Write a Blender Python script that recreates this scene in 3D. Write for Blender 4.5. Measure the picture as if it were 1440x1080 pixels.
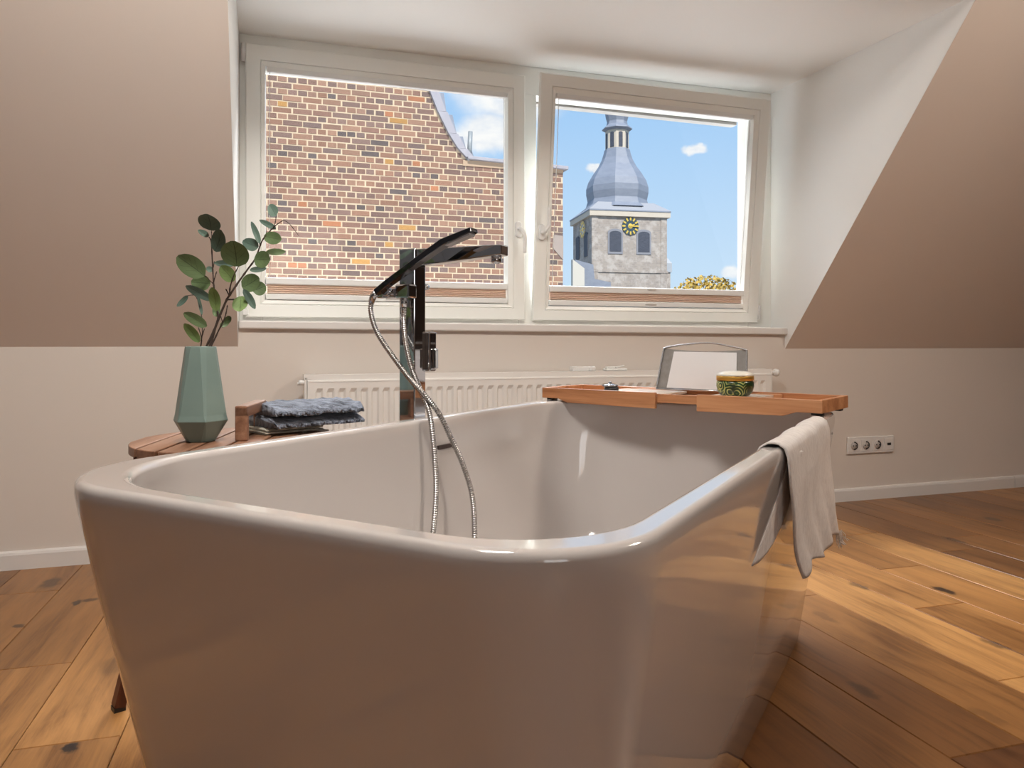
import bpy, bmesh, math, random
from mathutils import Vector, Matrix
R = math.radians
random.seed(7)
scene = bpy.context.scene
COL = scene.collection
for o in list(bpy.data.objects):
    bpy.data.objects.remove(o)

# ------------------------------------------------------------------ camera
CAMH = 0.76
cam_d = bpy.data.cameras.new('camera')
cam = bpy.data.objects.new('camera', cam_d)
COL.objects.link(cam)
cam.location = (0, 0, CAMH)
cam.rotation_euler = (R(90), 0, R(-18.27))
cam_d.sensor_width = 36
cam_d.lens = 1050 / 1440 * 36
cam_d.shift_y = -58 / 1440
cam_d.clip_start = 0.02
cam_d.clip_end = 500
scene.camera = cam

# ------------------------------------------------------------------ colour management
scene.view_settings.view_transform = 'Standard'
scene.view_settings.look = 'None'
scene.view_settings.gamma = 1
scene.view_settings.use_curve_mapping = False
scene.view_settings.exposure = 0.46


def lin(c):
    return tuple(((v / 255) / 12.92 if v / 255 <= 0.04045 else ((v / 255 + 0.055) / 1.055) ** 2.4) for v in c) + (1,)


# ------------------------------------------------------------------ node helper
class NT:
    def __init__(self, tree):
        self.t = tree
        self.n = tree.nodes
        self.n.clear()

    def node(self, typ, **kw):
        nd = self.n.new(typ)
        for k, v in kw.items():
            setattr(nd, k, v)
        return nd

    def link(self, a, b):
        self.t.links.new(a, b)

    def put(self, sock, v):
        if isinstance(v, bpy.types.NodeSocket):
            self.link(v, sock)
        elif v is not None:
            if isinstance(v, (tuple, list)) and len(v) == 3 and sock.type == 'RGBA':
                v = tuple(v) + (1,)
            sock.default_value = v

    def math(self, op, a, b=None, c=None, clamp=False):
        nd = self.node('ShaderNodeMath', operation=op, use_clamp=clamp)
        self.put(nd.inputs[0], a)
        if b is not None:
            self.put(nd.inputs[1], b)
        if c is not None:
            self.put(nd.inputs[2], c)
        return nd.outputs[0]

    def vmath(self, op, a, b=None, out=0):
        nd = self.node('ShaderNodeVectorMath', operation=op)
        self.put(nd.inputs[0], a)
        if b is not None:
            self.put(nd.inputs[1], b)
        return nd.outputs[out]

    def scale(self, v, s):
        nd = self.node('ShaderNodeVectorMath', operation='SCALE')
        self.put(nd.inputs[0], v)
        self.put(nd.inputs['Scale'], s)
        return nd.outputs[0]

    def mix(self, f, a, b, blend='MIX'):
        nd = self.node('ShaderNodeMix', data_type='RGBA', blend_type=blend)
        self.put(nd.inputs[0], f)
        self.put(nd.inputs[6], a)
        self.put(nd.inputs[7], b)
        return nd.outputs[2]

    def ramp(self, f, stops, interp='LINEAR'):
        nd = self.node('ShaderNodeValToRGB')
        cr = nd.color_ramp
        cr.interpolation = interp
        while len(cr.elements) < len(stops):
            cr.elements.new(0.5)
        for e, (p, c) in zip(cr.elements, stops):
            e.position = p
            e.color = tuple(c) if len(c) == 4 else tuple(c) + (1,)
        self.put(nd.inputs[0], f)
        return nd.outputs[0]

    def noise(self, vec, scale=5, detail=3, rough=0.5, dist=0.0, out=0):
        nd = self.node('ShaderNodeTexNoise')
        if vec is not None:
            self.link(vec, nd.inputs['Vector'])
        nd.inputs['Scale'].default_value = scale
        nd.inputs['Detail'].default_value = detail
        nd.inputs['Roughness'].default_value = rough
        nd.inputs['Distortion'].default_value = dist
        return nd.outputs[out]

    def mapping(self, vec, scale=(1, 1, 1), rot=(0, 0, 0), loc=(0, 0, 0)):
        nd = self.node('ShaderNodeMapping')
        self.link(vec, nd.inputs[0])
        nd.inputs['Location'].default_value = loc
        nd.inputs['Rotation'].default_value = rot
        nd.inputs['Scale'].default_value = scale
        return nd.outputs[0]

    def bump(self, h, strength=0.1, dist=0.002):
        nd = self.node('ShaderNodeBump')
        self.link(h, nd.inputs['Height'])
        nd.inputs['Strength'].default_value = strength
        nd.inputs['Distance'].default_value = dist
        return nd.outputs[0]


# ------------------------------------------------------------------ world: blue sky with a few clouds
w = bpy.data.worlds.new('World')
scene.world = w
w.use_nodes = True
T = NT(w.node_tree)
d = T.node('ShaderNodeTexCoord').outputs['Generated']
d = T.vmath('NORMALIZE', d)
sep = T.node('ShaderNodeSeparateXYZ')
T.link(d, sep.inputs[0])
grad = T.ramp(sep.outputs[2], [(0.0, lin((214, 232, 246))), (0.1, lin((199, 226, 250))), (0.3, lin((166, 207, 248))),
                               (0.6, lin((140, 190, 245))), (1.0, lin((120, 175, 240)))])
warp = T.noise(d, 14, 5, 0.6, 0, 1)
warp = T.vmath('SUBTRACT', warp, (0.5, 0.5, 0.5))
dw = T.vmath('ADD', d, T.scale(warp, 0.05))
total = None
for (cx, cy, cz), (sx, sz), k in [((.305, .905, .316), (.070, .032), 1.0), ((.278, .920, .268), (.050, .026), 1.0),
                                  ((.238, .934, .262), (.022, .018), .9), ((.255, .92, .325), (.02, .01), .7),
                                  ((.513, .824, .241), (.013, .0075), 1.0), ((.404, .886, .225), (.014, .0065), 1.0),
                                  ((.571, .816, .088), (.016, .009), .9),
                                  ((-.3, .9, .33), (.2, .06), .8), ((.85, .45, .35), (.2, .07), .8),
                                  ((-.5, -.8, .4), (.3, .1), .8), ((.5, -.8, .5), (.25, .1), .8)]:
    df = T.vmath('SUBTRACT', dw, (cx, cy, cz))
    df = T.vmath('DIVIDE', df, (sx, sx, sz))
    ln = T.vmath('LENGTH', df, out=1)
    m = T.node('ShaderNodeMapRange', interpolation_type='SMOOTHSTEP')
    T.put(m.inputs[0], ln)
    m.inputs[1].default_value = 1.35
    m.inputs[2].default_value = 0.65
    m.inputs[3].default_value = 0
    m.inputs[4].default_value = k
    total = m.outputs[0] if total is None else T.math('MAXIMUM', total, m.outputs[0])
cn = T.noise(T.mapping(d, (1, 1, 2)), 22, 4, 0.6)
ccol = T.mix(T.ramp(cn, [(0.35, (0, 0, 0)), (0.6, (1, 1, 1))]), lin((226, 233, 243)), lin((253, 253, 252)))
sky = T.mix(total, grad, ccol)
bg = T.node('ShaderNodeBackground')
T.link(sky, bg.inputs[0])
bg.inputs[1].default_value = 0.75
T.link(bg.outputs[0], T.node('ShaderNodeOutputWorld').inputs[0])

# ------------------------------------------------------------------ sun and large area lights
sun_d = bpy.data.lights.new('sun', 'SUN')
sun_d.energy = 4.9
sun_d.angle = R(1.0)
sun_d.color = (1.0, 0.95, 0.87)
sun = bpy.data.objects.new('sun', sun_d)
COL.objects.link(sun)
sun.rotation_euler = Vector((0.10, 0.66, -0.75)).to_track_quat('-Z', 'Y').to_euler()
sun.location = (-4, -6, 8)


def area(name, loc, target, sx, sy, power, color):
    ld = bpy.data.lights.new(name, 'AREA')
    ld.shape = 'RECTANGLE'
    ld.size = sx
    ld.size_y = sy
    ld.energy = power
    ld.color = color
    ob = bpy.data.objects.new(name, ld)
    COL.objects.link(ob)
    ob.location = loc
    ob.rotation_euler = (Vector(target) - Vector(loc)).to_track_quat('-Z', 'Y').to_euler()
    return ob


# bright sky high above the dormer, shining down through the front window
area('daylight_front', (1.7, 5.2, 4.6), (1.15, 2.6, 1.2), 3.6, 2.2, 900, (0.96, 0.98, 1.0))
# daylight arriving at the window in the rear wall
area('daylight_rear', (.30, -2.34, 1.45), (.9, 2, 1.1), .95, 1.15, 7, (1.0, 0.92, 0.84))


# two warm fill lamps added out of view; their housings are built further down
FILL_LAMPS = [(-.10, 1.05, 2.40), (2.70, .75, 2.40)]
area('added_fill_light', FILL_LAMPS[0], (-.30, 2.1, .45), .54, .54, 31, (1.0, 0.95, 0.89)).data.shape = 'DISK'
area('added_fill_light', FILL_LAMPS[1], (1.35, .85, 0), .54, .54, 27, (1.0, 0.88, 0.76)).data.shape = 'DISK'


# ------------------------------------------------------------------ materials
MATS = {}


def principled(name, base=(0.8, 0.8, 0.8), rough=0.5, metal=0.0, coat=0.0, spec=0.5, sheen=0.0, build=None):
    m = bpy.data.materials.new(name)
    m.use_nodes = True
    T = NT(m.node_tree)
    p = T.node('ShaderNodeBsdfPrincipled')
    out = T.node('ShaderNodeOutputMaterial')
    T.link(p.outputs[0], out.inputs[0])
    T.put(p.inputs['Base Color'], base)
    p.inputs['Roughness'].default_value = rough
    p.inputs['Metallic'].default_value = metal
    p.inputs['Coat Weight'].default_value = coat
    p.inputs['Coat Roughness'].default_value = 0.03
    p.inputs['Specular IOR Level'].default_value = spec
    p.inputs['Sheen Weight'].default_value = sheen
    if build:
        build(T, p)
    MATS[name] = m
    return m


def paint_build(c1, c2, bs=0.12):
    def f(T, p):
        co = T.node('ShaderNodeTexCoord').outputs['Object']
        n = T.noise(co, 1.6, 3)
        T.put(p.inputs['Base Color'], T.mix(n, c1, c2))
        T.link(T.bump(T.noise(co, 260, 2), bs, 0.0008), p.inputs['Normal'])
    return f


wall_m = principled('wall_paint', rough=0.85, spec=0.25, build=paint_build((.71, .645, .585), (.74, .675, .615)))
slope_m = principled('slope_paint', rough=0.85, spec=0.25, build=paint_build((.75, .67, .605), (.78, .70, .635)))
dormer_m = principled('dormer_paint', rough=0.8, spec=0.3, build=paint_build((.94, .94, .915), (.96, .96, .935)))
dark_wall = principled('dark_wall_paint', rough=0.8, build=paint_build((.10, .075, .065), (.12, .09, .08)))
blue_wall = principled('blue_grey_wall_paint', rough=0.8, build=paint_build((.17, .19, .22), (.19, .21, .24)))
taupe_wall = principled('taupe_wall_paint', rough=0.8, build=paint_build((.42, .37, .34), (.45, .40, .37)))
trim_m = principled('trim_paint', rough=0.45, build=paint_build((.76, .73, .70), (.79, .76, .73), 0.03))
upvc = principled('window_plastic', rough=0.32, build=paint_build((.93, .935, .89), (.95, .955, .91), 0.02))
white_pl = principled('white_plastic', rough=0.35, build=paint_build((.84, .84, .82), (.87, .87, .85), 0.02))
rad_m = principled('radiator_enamel', rough=0.35, build=paint_build((.84, .81, .77), (.87, .84, .80), 0.02))
tub_m = principled('tub_acrylic', rough=0.09, coat=0.6, spec=0.55, build=lambda T, p: T.put(
    p.inputs['Base Color'], T.mix(T.noise(T.node('ShaderNodeTexCoord').outputs['Object'], 2), (.57, .53, .505), (.59, .55, .525))))
chrome = principled('chrome', rough=0.05, metal=1.0, build=lambda T, p: (T.put(p.inputs['Base Color'], T.mix(
    T.noise(T.node('ShaderNodeTexCoord').outputs['Object'], 30), (.52, .53, .55), (.57, .58, .60)))))
black_chrome = principled('black_chrome', base=(.10, .10, .11), rough=.06, metal=1.0)
hose_m = principled('chrome_hose', rough=0.2, metal=1.0, build=lambda T, p: (T.put(p.inputs['Base Color'], T.mix(
    T.noise(T.node('ShaderNodeTexCoord').outputs['Object'], 300), (.36, .35, .34), (.46, .45, .44)))))
dark_m = principled('dark_void', base=(.02, .018, .016), rough=0.6)
rubber_m = principled('black_rubber', base=(.012, .012, .014), rough=0.4)


def wood_build(c_dark, c_mid, c_light, axis=0, sc=1.0):
    def f(T, p):
        co = T.node('ShaderNodeTexCoord').outputs['Object']
        s = [60 * sc] * 3
        s[axis] = 3.5 * sc
        n = T.noise(T.mapping(co, s), 1, 5, 0.6, 0.4)
        n2 = T.noise(T.mapping(co, [v * 0.3 for v in s]), 1, 3, 0.5, 0.3)
        f_ = T.math('ADD', T.math('MULTIPLY', n, 0.6), T.math('MULTIPLY', n2, 0.4))
        T.put(p.inputs['Base Color'], T.ramp(f_, [(0.33, c_dark), (0.5, c_mid), (0.68, c_light)]))
        T.link(T.bump(n, 0.15, 0.001), p.inputs['Normal'])
    return f


bamboo = principled('bamboo', rough=0.38, coat=0.1, build=wood_build(lin((150, 96, 60)), lin((188, 130, 88)), lin((208, 154, 110))))
bamboo_panel = principled('pale_panel', rough=0.3, build=wood_build(lin((196, 178, 160)), lin((208, 192, 176)), lin((218, 204, 190))))
teak = principled('teak', rough=0.4, coat=0.1, build=wood_build(lin((112, 76, 56)), lin((146, 106, 82)), lin((172, 132, 106)), 1))
teak_leg = principled('teak_leg', rough=0.4, build=wood_build(lin((62, 30, 20)), lin((92, 46, 28)), lin((118, 66, 40)), 2))


def floor_build(T, p):
    uv = T.node('ShaderNodeUVMap')
    uv.uv_map = 'UVMap'
    tone = T.node('ShaderNodeAttribute')
    tone.attribute_name = 'tone'
    seed = T.node('ShaderNodeAttribute')
    seed.attribute_name = 'seed'
    off = T.node('ShaderNodeCombineXYZ')
    T.link(T.math('MULTIPLY', seed.outputs['Fac'], 37.0), off.inputs[0])
    T.link(T.math('MULTIPLY', seed.outputs['Fac'], 91.0), off.inputs[1])
    v = T.vmath('ADD', uv.outputs[0], off.outputs[0])
    big = T.noise(T.mapping(v, (1.3, 5.5, 1)), 1.0, 5, 0.6, 1.6)
    fine = T.noise(T.mapping(v, (9, 190, 1)), 1.0, 5, 0.7, 0.5)
    warpv = T.scale(T.vmath('SUBTRACT', T.noise(T.mapping(v, (2.2, 5, 1)), 1.0, 3, .5, 0, 1), (.5, .5, .5)), 0.075)
    rings = T.noise(T.mapping(T.vmath('ADD', v, warpv), (.9, 42, 1)), 1.0, 3, 0.5, 0.6)
    g = T.math('ADD', T.math('MULTIPLY', big, 0.50), T.math('MULTIPLY', fine, 0.24))
    g = T.math('ADD', g, T.math('MULTIPLY', rings, 0.26))
    base = T.ramp(tone.outputs['Fac'], [(0.0, lin((100, 64, 36))), (0.35, lin((142, 99, 55))), (0.65, lin((172, 124, 72))),
                                        (1.0, lin((200, 156, 100)))])
    gm = T.ramp(g, [(0.38, (.50, .42, .35)), (0.49, (.95, .92, .89)), (0.58, (1.20, 1.19, 1.18))])
    colr = T.mix(1.0, base, gm, 'MULTIPLY')
    co = T.node('ShaderNodeTexCoord').outputs['Object']
    # knots where the photograph shows them, plus scattered small ones
    wob = T.scale(T.vmath('SUBTRACT', T.noise(co, 26, 4, 0.65, 0, 1), (.5, .5, .5)), 0.04)
    pw = T.vmath('ADD', co, wob)
    km = None
    for (kx, ky), (rx, ry), k in [((-.397, 1.578), (.020, .022), 1.0), ((1.921, 1.823), (.022, .05), .95), ((-.60, 2.45), (.012, .03), .9),
                                  ((-.70, 2.30), (.02, .02), .75), ((-.73, 2.68), (.03, .07), .7), ((-.57, 2.47), (.03, .02), .7),
                                  ((-.40, 1.95), (.035, .06), .30), ((1.70, 1.93), (.02, .05), .6), ((2.45, 2.28), (.02, .07), .7),
                                  ((1.70, 1.46), (.018, .05), .6), ((1.42, 1.74), (.02, .06), .35), ((2.9, 2.5), (.03, .05), .7),
                                  ((1.2, 1.35), (.02, .05), .55), ((1.36, 1.18), (.02, .05), .3), ((2.36, 1.78), (.02, .09), .6)]:
        # floor coordinates are turned 1.8 degrees against the room
        fa = R(1.8)
        X = kx * math.cos(fa) + ky * math.sin(fa)
        Y = -kx * math.sin(fa) + ky * math.cos(fa)
        df = T.vmath('DIVIDE', T.vmath('SUBTRACT', pw, (X, Y, 0)), (rx, ry, 1))
        ln = T.vmath('LENGTH', df, out=1)
        m = T.node('ShaderNodeMapRange', interpolation_type='SMOOTHSTEP')
        T.put(m.inputs[0], ln)
        m.inputs[1].default_value = 1.1
        m.inputs[2].default_value = 0.5
        m.inputs[3].default_value = 0
        m.inputs[4].default_value = k
        km = m.outputs[0] if km is None else T.math('MAXIMUM', km, m.outputs[0])
    colr = T.mix(km, colr, lin((34, 21, 15)))
    T.put(p.inputs['Base Color'], colr)
    T.put(p.inputs['Roughness'], T.math('MULTIPLY_ADD', fine, 0.18, 0.24))
    T.link(T.bump(g, 0.10, 0.0012), p.inputs['Normal'])


floor_m = principled('oak_floor', rough=0.32, spec=0.5, build=floor_build)


def glass_mat():
    m = bpy.data.materials.new('window_glass')
    m.use_nodes = True
    T = NT(m.node_tree)
    tr = T.node('ShaderNodeBsdfTransparent')
    tr.inputs[0].default_value = (.985, .99, .99, 1)
    gl = T.node('ShaderNodeBsdfGlossy')
    gl.inputs['Roughness'].default_value = 0.0
    fr = T.node('ShaderNodeFresnel')
    fr.inputs[0].default_value = 1.22
    mx = T.node('ShaderNodeMixShader')
    T.link(fr.outputs[0], mx.inputs[0])
    T.link(tr.outputs[0], mx.inputs[1])
    T.link(gl.outputs[0], mx.inputs[2])
    T.link(mx.outputs[0], T.node('ShaderNodeOutputMaterial').inputs[0])
    return m


glass_m = glass_mat()


def attr_color(T, p, name='col', spread=None, nscale=40, namt=0.25):
    a = T.node('ShaderNodeAttribute')
    a.attribute_name = name
    n = T.noise(T.node('ShaderNodeTexCoord').outputs['Object'], nscale, 4, 0.6)
    f = T.math('MULTIPLY_ADD', n, namt * 2, 1 - namt)
    mul = T.node('ShaderNodeVectorMath', operation='SCALE')
    T.link(a.outputs['Color'], mul.inputs[0])
    T.link(f, mul.inputs['Scale'])
    T.link(mul.outputs[0], p.inputs['Base Color'])


brick_m = principled('brick', rough=0.9, build=lambda T, p: attr_color(T, p, 'col', nscale=30, namt=0.22))
mortar_m = principled('mortar', rough=0.95, build=lambda T, p: T.put(p.inputs['Base Color'], T.mix(T.noise(
    T.node('ShaderNodeTexCoord').outputs['Object'], 6, 5, 0.7), lin((158, 141, 119)), lin((182, 166, 144)))))


def stone_build(T, p):
    co = T.node('ShaderNodeTexCoord').outputs['Object']
    n = T.noise(co, 2.0, 5, 0.6)
    n2 = T.noise(co, 0.35, 3, 0.6)
    br = T.node('ShaderNodeTexBrick')
    T.link(T.mapping(co, (1, 1, 1), (R(90), 0, 0)), br.inputs['Vector'])
    br.inputs['Scale'].default_value = 1.6
    br.inputs['Color1'].default_value = lin((160, 150, 140))
    br.inputs['Color2'].default_value = lin((140, 132, 126))
    br.inputs['Mortar'].default_value = lin((154, 148, 142))
    br.inputs['Mortar Size'].default_value = 0.03
    c = T.mix(T.ramp(n, [(0.45, (0, 0, 0)), (0.62, (1, 1, 1))]), br.outputs[0], lin((176, 170, 164)))
    c = T.mix(T.math('MULTIPLY', n2, 0.5), c, lin((112, 104, 102)))
    T.put(p.inputs['Base Color'], c)


stone_m = principled('tower_stone', rough=0.95, build=stone_build)
slate_m = principled('slate_roof', rough=0.55, build=lambda T, p: T.put(p.inputs['Base Color'], T.mix(T.noise(T.mapping(
    T.node('ShaderNodeTexCoord').outputs['Object'], (1, 1, 2.2)), 1.6, 5, 0.7), lin((98, 106, 122)), lin((134, 140, 152)))))
lead_m = principled('lead_flashing', rough=0.5, build=lambda T, p: T.put(p.inputs['Base Color'], T.mix(T.noise(
    T.node('ShaderNodeTexCoord').outputs['Object'], 9, 4, 0.6), lin((120, 120, 130)), lin((146, 144, 150)))))
cornice_m = principled('cornice_paint', rough=0.7, build=paint_build(lin((172, 162, 148))[:3], lin((182, 174, 162))[:3], 0.02))
gold_m = principled('gold', base=lin((232, 196, 96)), rough=0.3, metal=0.6)
clock_m = principled('clock_face', base=lin((42, 62, 74)), rough=0.5)
louver_m = principled('louver', rough=0.7, build=lambda T, p: T.put(p.inputs['Base Color'], T.mix(T.noise(T.mapping(
    T.node('ShaderNodeTexCoord').outputs['Object'], (2, 2, 12)), 2, 2), lin((30, 34, 46)), lin((74, 80, 94)))))


# ------------------------------------------------------------------ mesh builder
class MB:
    def __init__(self):
        self.v = []
        self.f = []
        self.sm = []
        self.mi = []
        self.at = []      # per-face attribute payload
        self.cur = 0
        self.att = None

    def add(self, verts, faces, smooth=False):
        b = len(self.v)
        self.v += [Vector(p) for p in verts]
        for f in faces:
            self.f.append([b + i for i in f])
            self.sm.append(smooth)
            self.mi.append(self.cur)
            self.at.append(self.att)
        return self

    def box(self, lo, hi, M=None):
        x0, y0, z0 = lo
        x1, y1, z1 = hi
        vs = [(x0, y0, z0), (x1, y0, z0), (x1, y1, z0), (x0, y1, z0), (x0, y0, z1), (x1, y0, z1), (x1, y1, z1), (x0, y1, z1)]
        vs = [Vector(p) for p in vs]
        if M:
            vs = [M @ p for p in vs]
        return self.add(vs, [(0, 3, 2, 1), (4, 5, 6, 7), (0, 1, 5, 4), (1, 2, 6, 5), (2, 3, 7, 6), (3, 0, 4, 7)])

    def hexa(self, p):   # eight points ordered as in box
        return self.add(p, [(0, 3, 2, 1), (4, 5, 6, 7), (0, 1, 5, 4), (1, 2, 6, 5), (2, 3, 7, 6), (3, 0, 4, 7)])

    def prism(self, poly, offset):
        off = Vector(offset)
        n = len(poly)
        a = [Vector(p) for p in poly]
        b = [p + off for p in a]
        fs = [list(range(n))[::-1], list(range(n, 2 * n))]
        for i in range(n):
            j = (i + 1) % n
            fs.append([i, j, n + j, n + i])
        return self.add(a + b, fs)

    def loops(self, rings, cap0=True, cap1=True, smooth=True, close=True):
        n = len(rings[0])
        vs = [p for r_ in rings for p in r_]
        fs = []
        for k in range(len(rings) - 1):
            for i in range(n if close else n - 1):
                j = (i + 1) % n
                fs.append([k * n + i, k * n + j, (k + 1) * n + j, (k + 1) * n + i])
        if cap0:
            fs.append(list(range(n))[::-1])
        if cap1:
            fs.append([(len(rings) - 1) * n + i for i in range(n)])
        return self.add(vs, fs, smooth)

    def tube(self, pts, rad, n=10, caps=True, smooth=True):
        pts = [Vector(p) for p in pts]
        m = len(pts)
        rads = rad if isinstance(rad, (list, tuple)) else [rad] * m
        rings = []
        t0 = (pts[1] - pts[0]).normalized()
        up = Vector((0, 0, 1)) if abs(t0.z) < 0.9 else Vector((1, 0, 0))
        u = t0.cross(up).normalized()
        for i in range(m):
            t = (pts[min(i + 1, m - 1)] - pts[max(i - 1, 0)]).normalized()
            u = (u - t * u.dot(t)).normalized()
            v = t.cross(u)
            rings.append([pts[i] + (u * math.cos(2 * math.pi * k / n) + v * math.sin(2 * math.pi * k / n)) * rads[i] for k in range(n)])
        return self.loops(rings, caps, caps, smooth)

    def bar(self, a, b, wx, wz, side=None):
        """rectangular bar from a to b; wx across, wz the other way"""
        a = Vector(a)
        b = Vector(b)
        t = (b - a).normalized()
        s = Vector(side) if side is not None else (t.cross(Vector((0, 0, 1))) if abs(t.z) < 0.95 else Vector((1, 0, 0)))
        s = (s - t * s.dot(t)).normalized()
        q = t.cross(s)
        ps = []
        for c in (a, b):
            ps += [c - s * wx / 2 - q * wz / 2, c + s * wx / 2 - q * wz / 2, c + s * wx / 2 + q * wz / 2, c - s * wx / 2 + q * wz / 2]
        return self.hexa(ps)

    def lathe(self, prof, n=32, c=(0, 0, 0), smooth=True, ang0=0.0, cap=True):
        rings = [[(c[0] + r_ * math.cos(ang0 + 2 * math.pi * k / n), c[1] + r_ * math.sin(ang0 + 2 * math.pi * k / n), c[2] + z) for k in range(n)] for r_, z in prof]
        return self.loops(rings, cap, cap, smooth)

    def build(self, name, mat, parent=None, label=None, bevel=0.0, seg=2, sub=0, local=False, weld=False):
        me = bpy.data.meshes.new(name)
        vs = self.v
        if parent is not None and not local:
            inv = WM[parent.name].inverted()
            vs = [inv @ p for p in vs]
        me.from_pydata([tuple(p) for p in vs], [], self.f)
        me.polygons.foreach_set('use_smooth', self.sm)
        mats = mat if isinstance(mat, (list, tuple)) else [mat]
        for m in mats:
            me.materials.append(m)
        me.polygons.foreach_set('material_index', self.mi)
        bm = bmesh.new()
        bm.from_mesh(me)
        if weld:
            bmesh.ops.remove_doubles(bm, verts=bm.verts, dist=1e-5)
        bmesh.ops.recalc_face_normals(bm, faces=bm.faces)
        bm.to_mesh(me)
        bm.free()
        me.update()
        ob = bpy.data.objects.new(name, me)
        COL.objects.link(ob)
        if parent is not None:
            ob.parent = parent
            WM[ob.name] = WM[parent.name].copy()
        else:
            WM[ob.name] = Matrix.Identity(4)
        if label:
            ob['label'] = label
        if bevel:
            b = ob.modifiers.new('bevel', 'BEVEL')
            b.width = bevel
            b.segments = seg
            b.limit_method = 'ANGLE'
            b.angle_limit = R(35)
        if sub:
            s = ob.modifiers.new('sub', 'SUBSURF')
            s.levels = sub
            s.render_levels = sub
        return ob


WM = {}


def tag(o, label, cat, group=None, kind=None):
    o['label'] = label
    o['category'] = cat
    if group:
        o['group'] = group
    if kind:
        o['kind'] = kind
    return o


def thing(name, label, cat, loc=(0, 0, 0), rotz=0.0, rot=None, group=None, kind=None):
    o = bpy.data.objects.new(name, None)
    o.empty_display_size = 0.1
    COL.objects.link(o)
    o.location = loc
    o.rotation_euler = rot if rot else (0, 0, rotz)
    WM[o.name] = Matrix.Translation(loc) @ o.rotation_euler.to_matrix().to_4x4()
    return tag(o, label, cat, group, kind)


def struct(o, label, cat):
    return tag(o, label, cat, None, 'structure')


def spline(ctrl, per=12):
    P = [Vector(p) for p in ctrl]
    P = [P[0] * 2 - P[1]] + P + [P[-1] * 2 - P[-2]]
    out = []
    for i in range(1, len(P) - 2):
        p0, p1, p2, p3 = P[i - 1:i + 3]
        for k in range(per):
            t = k / per
            out.append(0.5 * ((2 * p1) + (p2 - p0) * t + (2 * p0 - 5 * p1 + 4 * p2 - p3) * t * t + (3 * p1 - p0 - 3 * p2 + p3) * t ** 3))
    out.append(P[-2])
    return out


def resample(pts, step):
    out = [pts[0].copy()]
    acc = 0.0
    for a, b in zip(pts[:-1], pts[1:]):
        L = (b - a).length
        if L == 0:
            continue
        pos = step - acc
        while pos <= L:
            out.append(a.lerp(b, pos / L))
            pos += step
        acc = L - (pos - step)
    return out


# ================================================================== SETTING
YK = 2.904          # knee wall under the dormer
XL, XR = -0.095, 2.297
ZC = 1.945          # dormer ceiling
XW0, XW1, YW0 = -2.4, 5.2, -2.4
ZCEIL = 2.5
TS = 1.209          # slope of the roof

# floor: oak planks, one mesh, a tone for each plank
FA = R(1.8)
fl = MB()
tones_row = {-5: .4, -4: .34, -3: .45, 2: .4, 7: .1, 8: .08, 9: .08, 10: .22, 11: .66, 12: .52, 13: .50, 14: .72, 15: .30, 16: .42, 17: .3, 18: .2, 19: .3, 20: .2, -1: .44, 0: .52, -2: .42, 1: .42}
tone_list, seed_list, uv_list = [], [], []
PW = 0.184
Mf = Matrix.Rotation(-FA, 4, 'Z')
starts = {10: -0.3, 11: -.9, 12: 1.72, 13: 2.05, 14: 2.45, 15: 2.16, 0: -.6, -1: -.2}
for k in range(-14, 29):
    x0 = -0.5 + PW * k
    y = starts.get(k, random.uniform(-1, 1)) - 6.6
    while y < 3.2:
        L = 2.2 if k in starts else random.uniform(1.4, 2.2)
        tone = max(0, min(1, tones_row.get(k, 0.45) + random.uniform(-.13, .13)))
        sd = random.random()
        y1 = y + L
        if y1 > -2.8:
            g = 0.0007
            n0 = len(fl.f)
            X0, X1, Y0, Y1 = x0 + g, x0 + PW - g, y + g, y1 - g
            bv_ = 0.0016
            top = [(X0 + bv_, Y0 + bv_, 0), (X1 - bv_, Y0 + bv_, 0), (X1 - bv_, Y1 - bv_, 0), (X0 + bv_, Y1 - bv_, 0)]
            low = [(X0, Y0, -.002), (X1, Y0, -.002), (X1, Y1, -.002), (X0, Y1, -.002)]
            bot = [(X0, Y0, -.01), (X1, Y0, -.01), (X1, Y1, -.01), (X0, Y1, -.01)]
            fl.loops([[Mf @ Vector(p) for p in r_] for r_ in (bot, low, top)], True, True, False)
            for q in range(n0, len(fl.f)):
                fl.at[q] = (tone, sd)
        y = y1
fl.box((XW0 - .1, YW0 - .1, -.05), (XW1 + .1, 3.0, -.009))
fo = fl.build('floor', floor_m)
me = fo.data
uvl = me.uv_layers.new(name='UVMap')
at1 = me.attributes.new('tone', 'FLOAT', 'FACE')
at2 = me.attributes.new('seed', 'FLOAT', 'FACE')
Mi = Mf.inverted()
for pi, poly in enumerate(me.polygons):
    a = fl.at[pi] or (0.0, 0.0)
    at1.data[pi].value = a[0]
    at2.data[pi].value = a[1]
    for li in poly.loop_indices:
        c = Mi @ me.vertices[me.loops[li].vertex_index].co
        uvl.data[li].uv = (c.y, c.x)
struct(fo, 'wide oak floorboards running towards the window wall', 'floor')

# knee wall
kw = MB()
kw.box((XW0, YK, -.01), (XL, YK + .12, .75))
kw.box((XR, YK, -.01), (XW1, YK + .12, .735))
kw.hexa([(XL, YK, -.01), (XR, YK, -.01), (XR, YK + .17, -.01), (XL, YK + .17, -.01), (XL, YK, .8135), (XR, YK, .7995), (XR, YK + .17, .7995), (XL, YK + .17, .8135)])
struct(kw.build('wall_back', wall_m), 'low beige knee wall below the window', 'wall')


def slope_y(z):
    return YK - (z - .742) / TS


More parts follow.
